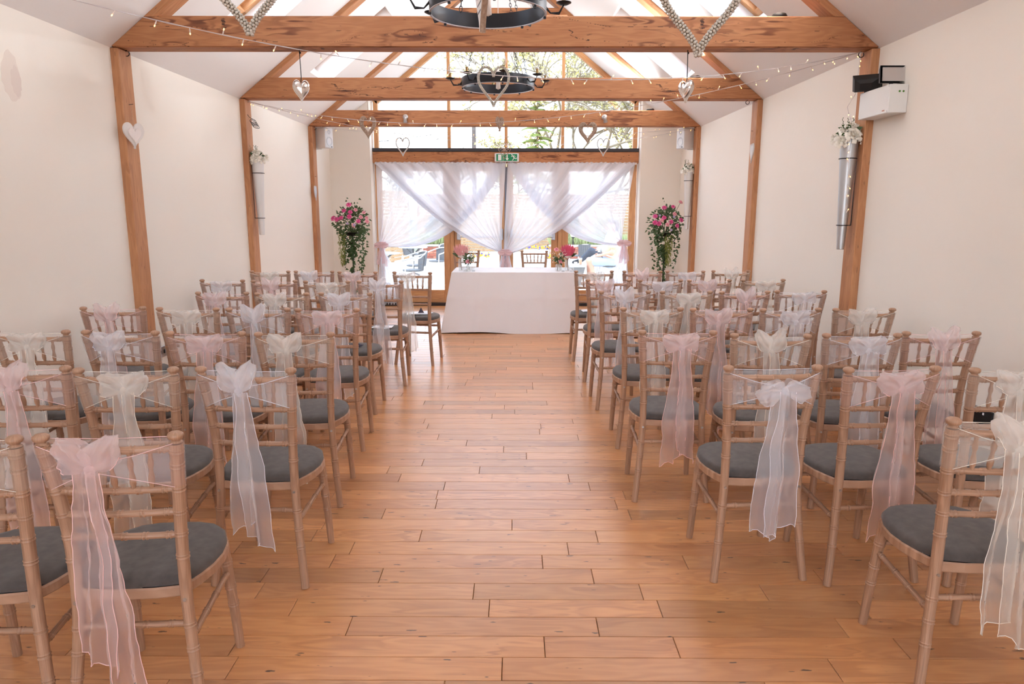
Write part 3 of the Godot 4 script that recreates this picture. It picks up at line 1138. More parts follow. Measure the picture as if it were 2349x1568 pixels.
func build_curtains() -> void:
	var rod := thing("curtain_rod", "slim white rod holding the sheer curtains under the oak lintel", "curtain rod")
	var b := MB.new()
	b.tube([Vector3(-2.1, 2.148, -10.925), Vector3(1.82, 2.148, -10.925)], [0.008, 0.008], 8)
	part("pole", b, M.white, rod)
	for x: float in [-2.09, XM, 1.81]:
		b = MB.new()
		b.box(Vector3(x, 2.152, -10.935), Vector3(0.02, 0.03, 0.035), 0.003)
		part("bracket", b, M.white, rod)
	var data := [
		[-2.09, -0.14, Vector3(-2.03, 0.94, -10.93), 0.47, 0.9, 8.0, -10.945, -2.10, -1.74, 0.02, "sheer white curtain tied back to the jamb by the outdoor cafe tables", 1],
		[-0.14, -2.09, Vector3(-0.17, 0.83, -10.90), 0.20, 1.15, 9.0, -10.905, -0.30, -0.13, 0.02, "sheer white curtain swept to the middle tie from the cafe table side", 2],
		[-0.11, 1.80, Vector3(-0.12, 0.83, -10.90), 0.20, 1.15, 9.0, -10.905, -0.14, 0.03, 0.02, "sheer white curtain swept to the middle tie from the seated people side", 3],
		[1.80, -0.11, Vector3(1.66, 0.975, -10.93), 0.42, 0.9, 8.0, -10.945, 1.49, 1.76, 0.02, "sheer white curtain tied back to the jamb by the seated people", 4]]
	for q in data:
		var t := thing("sheer_curtain", q[10], "curtain", Vector3.ZERO, 0, "sheer curtains over the glazed doors")
		b = MB.new()
		var dr := drape_rows(q[0], q[1], q[2], q[3], q[4], q[5], q[11], q[6])
		b.grid(dr)
		# the free edge is turned back on itself, and the heading stands up in a frill
		for lay in 2:
			var strip := []
			for r in dr.size():
				var row := []
				for k in range(136 + lay * 5, 151):
					row.append(dr[r][k] + Vector3(0, 0, 0.006 + 0.005 * lay))
				strip.append(row)
			b.grid(strip)
		var frill := [[], [], []]
		for k in 301:
			var u := k / 300.0
			var x := lerpf(q[0], q[1], u)
			for j in 3:
				frill[j].append(Vector3(x, 2.146 + j * 0.011 + (0.004 * sin(u * 170.0 + q[11]) + 0.003 * sin(u * 61.0)) * j * 0.5, q[6] + 0.010 * sin(u * 210.0 + q[11] + j * 0.3)))
		b.grid(frill)
		part("drape", b, M.curtain, t)
		b = MB.new()
		b.grid(fall_rows(q[2], q[7], q[8], q[9], q[11]))
		part("fall", b, M.curtain, t)
	for q in [[Vector3(-2.03, 0.94, -10.915), "pink organza tieback round the curtain beside the cafe tables"], [Vector3(-0.145, 0.83, -10.885), "pink organza tieback gathering both curtains in the middle"], [Vector3(1.66, 0.975, -10.915), "pink organza tieback round the curtain beside the seated people"]]:
		var t := thing("curtain_tieback", q[1], "tieback", q[0], 0, "pink organza tiebacks")
		b = MB.new()
		var rows := []
		for r in 7:
			var v := r / 6.0
			var row := []
			for k in 24:
				var a := TAU * k / 24
				var rr := 0.068 - 0.014 * sin(PI * v) + 0.004 * sin(a * 7 + v * 5)
				row.append(Vector3(cos(a) * rr, (v - 0.5) * 0.1, sin(a) * rr * 0.7))
			rows.append(row)
		b.grid(rows, true)
		part("wrap", b, M.tie, t)
		for s: float in [-1.0, 1.0]:
			b = MB.new()
			bow_ear(b, 0.35, 0.12, 0.10, int(q[0].x * 10) + 9, s, 0.03)
			for k in b.v.size():
				b.v[k].z += 0.05
			part("bow_loop", b, M.tie, t)
			var rr2 := ribbon_tail(int(q[0].x * 7) + 31 + int(s), 0.02 * s, 0.03 * s, 0.3, 0.03, 0.07, 0.06)
			b = MB.new()
			b.grid(rr2)
			part("tail", b, M.tie, t)

func build_table() -> void:
	var t := thing("trestle_table", "folding table hidden under the long white tablecloth", "table", Vector3(-0.02, 0, -8.86))
	var b := MB.new()
	b.box(Vector3(0, 0.715, 0), Vector3(1.45, 0.03, 0.72), 0.004)
	part("table_top", b, M.pine, t)
	for sx: float in [-0.6, 0.6]:
		for sz: float in [-0.28, 0.28]:
			b = MB.new()
			b.tube([Vector3(sx, 0, sz), Vector3(sx, 0.7, sz)], [0.014, 0.014], 8)
			part("leg", b, M.iron, t)
	var c := thing("tablecloth", "long white tablecloth reaching the floor on the ceremony table", "tablecloth", Vector3(-0.02, 0, -8.86))
	var nz := FastNoiseLite.new()
	nz.seed = 8; nz.frequency = 1.0
	var hw := 0.737
	var hd := 0.37
	b = MB.new()
	b.box(Vector3(0, 0.737, 0), Vector3(hw * 2, 0.006, hd * 2), 0.002)
	part("top", b, M.cloth, c)
	# four sides: front, back, two ends, with press creases and slack at the corners
	var corner := [[Vector2(-hw, hd), Vector2(-0.875, 0.40)], [Vector2(hw, hd), Vector2(0.765, 0.40)], [Vector2(hw, -hd), Vector2(0.765, -0.40)], [Vector2(-hw, -hd), Vector2(-0.875, -0.40)]]
	for e in 4:
		var A: Array = corner[e]
		var B: Array = corner[(e + 1) % 4]
		var rows := []
		var out: Vector2 = (B[0] - A[0]).normalized()
		out = Vector2(-out.y, out.x)
		if out.dot(A[0] + B[0]) < 0:
			out = -out
		for r in 31:
			var v := r / 30.0
			var row := []
			for k in 61:
				var u := k / 60.0
				var p0: Vector2 = A[0].lerp(B[0], u)
				var p1: Vector2 = A[1].lerp(B[1], u)
				var p := p0.lerp(p1, v)
				var edge := 1.0 - pow(absf(u * 2 - 1), 6.0)
				var d := 0.012 * sin(u * 13.0 + e) * v * edge + 0.006 * nz.get_noise_2d(u * 5 + e * 9, v * 2.0) * edge
				for cr in [0.25, 0.5, 0.75]:
					d += 0.005 * maxf(0.0, 1.0 - absf(u - cr) * 45.0)
				d += 0.005 * maxf(0.0, 1.0 - absf(v - 0.42) * 28.0)
				p += out * d
				row.append(Vector3(p.x, lerpf(0.739, 0.008 + 0.012 * sin(u * 7.0 + e * 2.0), v), p.y))
			rows.append(row)
		b = MB.new()
		b.grid(rows)
		part("side", b, M.cloth, c)

func rose_mesh(seed_: int, r := 1.0) -> MB:
	var b := MB.new()
	var g := RandomNumberGenerator.new()
	g.seed = seed_
	for ring in 4:
		var n: int = [3, 5, 6, 7][ring]
		var rad: float = [0.18, 0.42, 0.72, 1.0][ring]
		var hgt: float = [0.95, 0.9, 0.72, 0.5][ring]
		for k in n:
			var a0 := TAU * k / n + ring * 0.5 + g.randf() * 0.3
			var span := TAU / n * 0.85
			var rows := []
			for r2 in 5:
				var t := r2 / 4.0
				var row := []
				for c in 5:
					var a := a0 + (c / 4.0 - 0.5) * span * (0.5 + 0.5 * sin(PI * minf(t * 0.6 + 0.25, 1.0)))
					var q := rad * (0.15 + 0.85 * pow(t, 0.6)) + (0.22 * rad * pow(t, 4.0))
					var y := hgt * t * (1.0 - 0.12 * pow(absf(c - 2.0) / 2.0, 2.0)) - (0.14 * pow(t, 5.0) * ring)
					row.append(Vector3(cos(a) * q, y, sin(a) * q) * r)
				rows.append(row)
			b.grid(rows)
	b.ball(Vector3(0, 0.15 * r, 0), 0.3 * r, 6)
	return b

func aim(d: Vector3, at: Vector3, sc := 1.0) -> Transform3D:
	var y := d.normalized()
	var x := y.cross(Vector3(0.3, 0.2, 0.93)).normalized()
	return Transform3D(Basis(x * sc, y * sc, x.cross(y) * sc), at)

func ivy(b: MB, path: Array, n: int, size: float, g: RandomNumberGenerator) -> void:
	for k in n:
		var f := (k + g.randf() * 0.8) / n * (path.size() - 1)
		var j := mini(int(f), path.size() - 2)
		var p: Vector3 = path[j].lerp(path[j + 1], f - j)
		var a := g.randf() * TAU
		var d := Vector3(cos(a), g.randf_range(-0.9, 0.1), sin(a)).normalized()
		b.leaf(p, d, Vector3(g.randf_range(-0.4, 0.4), 0.5, 1).normalized(), size * g.randf_range(0.7, 1.2), size * g.randf_range(0.8, 1.1), 0.3, 1)

func build_stand(x: float, z: float, side: int) -> void:
	var label := "black iron pedestal holding roses by the %s" % ("painted heart wall" if side == 0 else "three flower sconces wall")
	label = "black iron flower pedestal with scrolls in the corner %s" % ("behind the pale blue heart" if side == 0 else "beside the white flower sconce")
	var t := thing("flower_pedestal", label, "flower stand", Vector3(x, 0, z), 0, "iron flower pedestals")
	var b := MB.new()
	b.tube([Vector3(0, 0.04, 0), Vector3(0, 1.12, 0)], [0.013, 0.011], 8)
	part("pole", b, M.blackiron, t)
	for k in 3:
		b = MB.new()
		var a := TAU * k / 3 + 0.4
		var d := Vector3(cos(a), 0, sin(a))
		b.tube([Vector3(0, 0.16, 0), d * 0.06 + Vector3(0, 0.13, 0), d * 0.14 + Vector3(0, 0.05, 0), d * 0.19 + Vector3(0, 0.008, 0)], [0.009, 0.009, 0.008, 0.008], 6)
		part("foot", b, M.blackiron, t)
		b = MB.new()
		var path := []
		var rad := []
		for j in 22:
			var f := j / 21.0
			var q := 0.03 + f * 0.13 if f < 0.6 else 0.108 + 0.035 * cos((f - 0.6) * 13.0 - PI / 2)
			var y := 0.98 + f * 0.2 if f < 0.6 else 1.075 + 0.035 * sin((f - 0.6) * 13.0 + PI / 2)
			path.append(d * q + Vector3(0, y, 0)); rad.append(0.006)
		b.tube(path, rad, 6)
		part("scroll", b, M.blackiron, t)
	b = MB.new()
	b.lathe([Vector2(0.0, 1.11), Vector2(0.07, 1.11), Vector2(0.10, 1.16), Vector2(0.095, 1.16), Vector2(0.066, 1.118), Vector2(0, 1.118)], 16)
	part("dish", b, M.blackiron, t)
	var ar := thing("flower_arrangement", "trailing %s" % ("pink rose and fern arrangement reaching towards the pale blue heart" if side == 0 else "pink rose and ivy arrangement beside the white flower sconce"), "flowers", Vector3(x, 1.1, z), 0, "pedestal flower arrangements")
	var g := RandomNumberGenerator.new()
	g.seed = 100 + side
	var px: Array = [[805, 467, 0], [794, 480, 0], [809, 483, 0], [807, 493, 0], [786, 496, 0], [768, 497, 0], [777, 499, 0], [826, 503, 0], [820, 478, 1], [837, 484, 1], [842, 496, 1], [843, 504, 1], [831, 494, 1], [815, 512, 1], [790, 520, 2], [800, 508, 3], [817, 511, 3]] if side == 0 else [[1514, 472, 0], [1533, 470, 0], [1494, 491, 0], [1493, 505, 0], [1502, 507, 0], [1529, 503, 0], [1544, 512, 0], [1553, 499, 0], [1513, 494, 0], [1520, 509, 1], [1552, 460, 1], [1508, 500, 1], [1536, 486, 1], [1534, 492, 3], [1504, 489, 3], [1531, 521, 3], [1510, 524, 2], [1515, 551, 2], [1489, 534, 2]]
	var cx := 803.0 if side == 0 else 1523.0
	var roses := [rose_mesh(1), rose_mesh(2)]
	var rm := []
	for q in roses:
		rm.append(q.mesh())
	var stems := MB.new()
	for k in px.size():
		var q: Array = px[k]
		var p := Vector3((q[0] - cx) / 161.0, 1.681 - 1.1 - (q[1] - 445) / 161.0, 0)
		p.z = sqrt(maxf(0.01, 0.07 - p.x * p.x * 0.7 - pow(p.y - 0.22, 2) * 0.4)) * g.randf_range(0.75, 1.0)
		var d := (p - Vector3(0, 0.08, -0.05)).normalized()
		var o := part("rose", rm[k % 2], [M.rosepink, M.rosepale, M.rosewhite, M.lilac][q[2]], ar)
		var sc: float = [0.030, 0.026, 0.022, 0.016][q[2]] * g.randf_range(0.85, 1.1)
		o.transform = aim((d + Vector3(0, 0.1, 0.5)).normalized(), p - d * 0.012, sc)
		stems.tube([Vector3(0, 0.03, 0), p * 0.5 + Vector3(0, 0.03, 0), p - d * 0.01], [0.003, 0.003, 0.0025], 5)
	part("stems", stems, M.stem, ar)
	var f1 := MB.new()
	var f2 := MB.new()
	for k in 420:
		var a := g.randf() * TAU
		var e := g.randf_range(-0.5, 1.3)
		var rr := g.randf_range(0.5, 1.0)
		var d := Vector3(cos(a) * cos(e), sin(e), sin(a) * cos(e))
		var p := Vector3(0, 0.16, 0) + d * Vector3(0.25, 0.26, 0.20) * rr
		(f1 if k % 3 else f2).leaf(p, (d + Vector3(g.randf_range(-0.6, 0.6), g.randf_range(-0.6, 0.3), g.randf_range(-0.6, 0.6))).normalized(), Vector3(0, 0.6, 0.8), g.randf_range(0.03, 0.055), g.randf_range(0.018, 0.034), 0.35)
	# sprays above and ivy trailing below
	for k in 5:
		var a := g.randf_range(-0.5, 0.5)
		var tip := Vector3(sin(a) * 0.22 + 0.02, g.randf_range(0.42, 0.56), g.randf_range(-0.05, 0.1))
		var path := [Vector3(0, 0.2, 0), tip * 0.6, tip]
		stems.tube(path, [0.002, 0.002, 0.001], 4)
		ivy(f1, path, 9, 0.035, g)
	for k in 9:
		var xx := g.randf_range(-0.2, 0.22)
		var ln := g.randf_range(0.25, 0.62)
		var zz := g.randf_range(0.0, 0.16)
		var path := [Vector3(xx * 0.6, 0.15, zz * 0.5), Vector3(xx, 0.02, zz), Vector3(xx * 0.9 + 0.02, -ln * 0.5, zz), Vector3(xx * 0.75, -ln, zz * 0.8)]
		ivy(f1, path, int(ln * 46), 0.04, g)
	for k in 4:
		var y0 := -0.05 - k * 0.2
		ivy(f1, [Vector3(-0.02, y0, 0.02), Vector3(0.02, y0 - 0.1, 0.03), Vector3(-0.01, y0 - 0.22, 0.02)], 16, 0.045, g)
	for k in 170:
		var a := g.randf() * TAU
		var yy := g.randf_range(-0.28, 0.12)
		var rr := 0.17 * smoothstep(-0.35, 0.1, yy) + 0.02
		f1.leaf(Vector3(cos(a) * rr * g.randf(), yy, sin(a) * rr * g.randf() + 0.03), Vector3(cos(a), g.randf_range(-0.9, 0.2), sin(a) + 0.3).normalized(), Vector3(0, 0.5, 0.9), g.randf_range(0.035, 0.06), g.randf_range(0.025, 0.04), 0.3, k % 2)
	part("ivy_leaves", f1, M.leaf, ar).set_meta("kind", "stuff")
	part("pale_leaves", f2, M.leaf2, ar).set_meta("kind", "stuff")
	var fn := MB.new()
	var fx := -0.11 if side == 0 else 0.03
	for k in 260:
		var s := g.randf()
		var p := Vector3(fx + g.randf_range(-0.06, 0.06) * (1.0 - s * 0.5), 0.05 - s * 0.42, 0.14 + g.randf_range(-0.03, 0.04))
		fn.leaf(p, Vector3(g.randf_range(-0.5, 0.5), -1, g.randf_range(-0.2, 0.4)).normalized(), Vector3(0, 0.2, 1), g.randf_range(0.03, 0.06), 0.005, 0.1)
	part("fern", fn, M.fern, ar).set_meta("kind", "stuff")

func protea_mesh(deep: bool) -> Array:
	var out := MB.new()
	for ring in 3:
		var n: int = [16, 14, 10][ring]
		for k in n:
			var a := TAU * (k + 0.5 * ring) / n
			var R: float = [0.048, 0.040, 0.028][ring]
			var H: float = [0.085, 0.098, 0.10][ring]
			var rows := []
			for r in 6:
				var t := r / 5.0
				var row := []
				var w := 0.0072 * sin(PI * minf(0.15 + t * 0.85, 1.0)) + 0.001
				var q: float = R * pow(sin(PI * minf(t * 0.62 + 0.02, 0.5)), 0.8) + [0.016, 0.006, -0.004][ring] * t * t * (0.7 if deep else 1.0)
				for c in 3:
					var da := (c - 1) * w / maxf(q, 0.012)
					row.append(Vector3(cos(a + da) * q, H * t, sin(a + da) * q))
				rows.append(row)
			out.grid(rows)
	var core := MB.new()
	core.lathe([Vector2(0.0, 0.0), Vector2(0.03, 0.01), Vector2(0.028, 0.05), Vector2(0.012, 0.072), Vector2(0, 0.075)], 12)
	return [out, core]

func vase_of(prof: Array, at: Vector3, label: String, group := "glass vases on the table") -> Node3D:
	var t := thing("glass_vase", label, "vase", at, 0, group)
	var b := MB.new()
	b.lathe(prof, 18)
	var m: StandardMaterial3D = M.clear
	part("glass", b, m, t)
	var w := MB.new()
	var top: float = prof[1].y + (prof[prof.size() / 2].y - prof[1].y) * 0.55
	w.lathe([Vector2(0, 0.008), Vector2(prof[1].x * 0.9, 0.008), Vector2(prof[1].x * 0.92, top), Vector2(0, top)], 14)
	part("water", w, M.glass, t)
	return t

func build_table_flowers() -> void:
	var Y := 0.7405
	var tall := [Vector2(0.0, 0.0), Vector2(0.030, 0.0), Vector2(0.032, 0.06), Vector2(0.033, 0.14), Vector2(0.031, 0.14), Vector2(0.029, 0.06), Vector2(0.027, 0.006), Vector2(0, 0.006)]
	var jar := [Vector2(0.0, 0.0), Vector2(0.036, 0.0), Vector2(0.042, 0.02), Vector2(0.040, 0.07), Vector2(0.030, 0.085), Vector2(0.028, 0.085), Vector2(0.037, 0.07), Vector2(0.039, 0.02), Vector2(0.033, 0.006), Vector2(0, 0.006)]
	var spots := [[Vector3(-0.66, Y, -8.72), tall, "tall glass vase holding the pale pink protea"], [Vector3(-0.565, Y, -8.62), jar, "round glass jar with pink roses beside the pale protea vase"], [Vector3(0.535, Y, -8.66), jar, "round glass jar with pink roses beside the deep pink protea vase"], [Vector3(0.645, Y, -8.70), tall, "tall glass vase holding the deep pink protea"]]
	for s in spots:
		vase_of(s[1], s[0], s[2])
	var g := RandomNumberGenerator.new()
	g.seed = 55
	for k in 2:
		var at: Vector3 = spots[0][0] if k == 0 else spots[3][0]
		var t := thing("protea", "%s protea with leathery leaves standing in tall glass vase" % ("pale pink" if k == 0 else "deep pink"), "flower", at, 0, "proteas")
		var pm := protea_mesh(k == 1)
		var tr := Transform3D(Basis(Vector3(0, 0, 1), [-0.06, 0.05][k]) * Basis.from_scale(Vector3.ONE * 1.72), Vector3(0.005, 0.150, 0))
		part("petals", pm[0], mat(rgb(232, 168, 168) if k == 0 else rgb(222, 92, 124), 0.6), t).transform = tr
		part("heart", pm[1], mat(rgb(236, 220, 214), 0.8), t).transform = tr
		var b := MB.new()
		b.tube([Vector3(0.008, 0.008, 0.006), Vector3(0, 0.1, 0), Vector3(0.005, 0.2, 0)], [0.006, 0.006, 0.008], 8)
		part("stem", b, mat(rgb(134, 92, 70), 0.7), t)
		for q in [[-1.0, 0.5, 0.12], [1.0, 0.55, 0.12], [0.35, 0.5, 0.10], [-0.5, 0.2, 0.09]]:
			b = MB.new()
			b.leaf(Vector3(0.005, 0.165, 0), Vector3(q[0], q[1], 0.35).normalized(), Vector3(-0.2, 0.4, 1), q[2], 0.045, 0.15)
			part("leaf", b, mat(rgb(66, 86, 40), 0.45), t)
	for k in 2:
		var at: Vector3 = spots[1 + k][0]
		var t := thing("rose_posy", "posy of pink roses and tiny white blossom in jar beside %s protea" % ["pale", "deep pink"][k], "flowers", at, 0, "rose posies on the table")
		var rp := rose_mesh(9 + k).mesh()
		for q in ([[0.0, 0.12, 0.03, 1], [0.045, 0.15, -0.01, 2]] if k == 0 else [[0.02, 0.12, 0.03, 1], [-0.03, 0.26, 0.0, 1], [0.03, 0.2, -0.01, 2]]):
			var o := part("rose", rp, M.rosepale if q[3] == 1 else M.rosewhite, t)
			o.transform = aim(Vector3(q[0], 0.6, 0.7), Vector3(q[0], q[1], q[2]), 0.026)
		var b := MB.new()
		for j in 7:
			var a := g.randf() * TAU
			b.tube([Vector3(cos(a) * 0.02, 0.01, sin(a) * 0.02), Vector3(cos(a) * 0.008, 0.085, sin(a) * 0.008), Vector3(-cos(a) * 0.05, 0.2 + g.randf() * 0.06, -sin(a) * 0.04)], [0.0022, 0.002, 0.0012], 4)
		part("stems", b, M.stem, t)
		var l := MB.new()
		for j in 60:
			var d := Vector3(g.randf_range(-1, 1), g.randf_range(-0.2, 0.7), g.randf_range(-0.7, 1)).normalized()
			l.leaf(Vector3(0, g.randf_range(0.09, 0.16), 0) + d * g.randf_range(0.01, 0.05), d, Vector3(0, 0.5, 0.9), g.randf_range(0.025, 0.05), g.randf_range(0.012, 0.024), 0.3)
		part("leaves", l, M.leaf, t).set_meta("kind", "stuff")
		var w := MB.new()
		for j in 90:
			var p := Vector3(g.randf_range(-0.08, 0.09), g.randf_range(0.1, 0.26), g.randf_range(-0.04, 0.05))
			w.ball(p, 0.0055, 5)
		part("blossom", w, M.rosewhite, t).set_meta("kind", "stuff")
	for q in [[-0.50, -8.6, "tea light glass beside the jar under the pale protea"], [-0.60, -8.60, "small tea light glass before the tall pale protea vase"], [0.585, -8.6, "tea light glass between jar and deep pink protea vase"], [0.69, -8.62, "small tea light glass outside the deep pink protea vase"]]:
		var t := thing("tea_light", q[2], "candle", Vector3(q[0], Y, q[1]), 0, "tea lights on the table")
		var b := MB.new()
		b.lathe([Vector2(0, 0), Vector2(0.022, 0), Vector2(0.026, 0.05), Vector2(0.024, 0.05), Vector2(0.020, 0.005), Vector2(0, 0.005)], 14)
		part("glass", b, M.clear, t)
		b = MB.new()
		b.lathe([Vector2(0, 0.006), Vector2(0.018, 0.006), Vector2(0.018, 0.02), Vector2(0, 0.02)], 12)
		part("candle", b, M.paper, t)

# ---------------------------------------------------------------- hearts and other hangings
func heart_poly(w: float, h: float, n := 40) -> PackedVector2Array:
	var p := PackedVector2Array()
	for k in n:
		var t := TAU * k / n
		var x := pow(sin(t), 3.0)
		var y := (13.0 * cos(t) - 5.0 * cos(2 * t) - 2.0 * cos(3 * t) - cos(4 * t)) / 17.0
		p.append(Vector2(x * w * 0.5, (y - 0.7) / 1.7 * h + h * 0.0))
	return p

func hang(t: Node3D, from_y: float, to_y: float, m: Material, r := 0.0012) -> void:
	var b := MB.new()
	b.tube([Vector3(0, from_y, 0), Vector3(0.002, (from_y + to_y) * 0.5, 0), Vector3(0, to_y, 0)], [r, r, r], 5)
	part("cord", b, m, t)

func pearl_heart(at: Vector3, w: float, h: float, bead: float, cord_to: float, turn: float, label: String, m: Material) -> void:
	var t := thing("bead_heart", label, "heart", at, turn, "beaded heart hangings")
	var poly := heart_poly(w, h, 160)
	var L := 0.0
	for k in poly.size():
		L += poly[k].distance_to(poly[(k + 1) % poly.size()])
	var b := MB.new()
	var core := []
	var cr := []
	var d := 0.0
	var nxt := 0.0
	var turn_i := 0
	for k in poly.size():
		var a := poly[k]
		var c := poly[(k + 1) % poly.size()]
		core.append(Vector3(a.x, a.y, 0)); cr.append(bead * 0.55)
		var seg := a.distance_to(c)
		while nxt < d + seg:
			var p := a.lerp(c, (nxt - d) / seg)
			var nn := (c - a).normalized().orthogonal()
			for j in 5:
				var ph := TAU * j / 5 + turn_i * 0.63
				b.ball(Vector3(p.x + nn.x * cos(ph) * bead * 1.5, p.y + nn.y * cos(ph) * bead * 1.5, sin(ph) * bead * 1.5), bead, 6)
			nxt += bead * 1.75
			turn_i += 1
		d += seg
	core.append(core[0]); cr.append(cr[0])
	var wire := MB.new()
	wire.tube(core, cr, 6, false)
	part("wire", wire, M.brass, t)
	part("beads", b, m, t).set_meta("kind", "stuff")
	var notch := 0.0
	for p in poly:
		if absf(p.x) < 0.004 and p.y > -h * 0.5:
			notch = p.y
	hang(t, notch, cord_to - at.y, M.cable)

func wood_heart(at: Vector3, w: float, h: float, th: float, m: Material, cord_to: float, turn: float, label: String, hole := 0.0, small := false) -> Node3D:
	var t := thing("carved_heart", label, "heart", at, turn, "wooden heart hangings")
	if hole <= 0.0:
		var b := MB.new()
		b.slab(heart_poly(w, h, 44), th, Transform3D.IDENTITY, th * 0.3)
		part("body", b, m, t)
	else:
		# a broad rounded rim round a heart-shaped opening, with carved ribs
		var o := heart_poly(w, h, 72)
		var i2 := heart_poly(w * hole, h * hole, 72)
		var rows := []
		for k in 73:
			var a := o[k % 72]
			var c := i2[k % 72] + Vector2(0, -h * (1.0 - hole) * 0.36)
			var row := []
			for j in 11:
				var f := TAU * j / 10.0
				var mid := (a + c) * 0.5
				var q := mid + (a - c) * 0.5 * cos(f)
				row.append(Vector3(q.x, q.y, sin(f) * th * (0.5 + 0.06 * sin(k * PI * 0.5))))
			rows.append(row)
		var b := MB.new()
		b.grid(rows)
		part("rim", b, m, t)
		for k in range(0, 72, 2):
			var a := o[k]
			var c := i2[k] + Vector2(0, -h * (1.0 - hole) * 0.36)
			var rb := MB.new()
			rb.tube([Vector3(lerpf(a.x, c.x, 0.2), lerpf(a.y, c.y, 0.2), th * 0.42), Vector3(lerpf(a.x, c.x, 0.5), lerpf(a.y, c.y, 0.55), th * 0.52), Vector3(lerpf(a.x, c.x, 0.8), lerpf(a.y, c.y, 0.8), th * 0.42)], [0.002, 0.0035, 0.002], 5)
			part("rib", rb, m, t)
		if small:
			var s := MB.new()
			var pp := heart_poly(w * 0.18, h * 0.18, 24)
			var path := []
			var rad := []
			for k in 25:
				path.append(Vector3(pp[k % 24].x, pp[k % 24].y - h * 0.46, 0)); rad.append(0.0025)
			s.tube(path, rad, 6, false)
			part("charm", s, M.brass, t)
			var cd := MB.new()
			cd.tube([Vector3(0, -h * 0.14, 0), Vector3(0, -h * 0.5, 0)], [0.0012, 0.0012], 5)
			part("cord", cd, M.brass, t)
	hang(t, -h * 0.12, cord_to - at.y, M.driftwood)
	return t

func silver_heart(at: Vector3, w: float, h: float, cord_to: float, turn: float, label: String) -> void:
	var t := thing("silver_heart", label, "heart", at, turn, "polished silver hearts")
	var poly := heart_poly(w, h, 56)
	var c := Vector2(0, -h * 0.38)
	var rows := []
	for r in 13:
		var a := PI * (r / 12.0)
		var row := []
		for p in poly:
			var q := c + (p - c) * pow(sin(a), 0.75)
			row.append(Vector3(q.x, q.y, cos(a) * w * 0.30))
		rows.append(row)
	var b := MB.new()
	b.grid(rows, true)
	part("body", b, M.silver, t)
	b = MB.new()
	b.tube([Vector3(0, -h * 0.12, 0), Vector3(0.004, 0.02, 0), Vector3(0, cord_to - at.y, 0)], [0.003, 0.003, 0.003], 6)
	b.ball(Vector3(0.004, cord_to - at.y - 0.02, 0), 0.008, 6)
	part("cord", b, M.black, t)

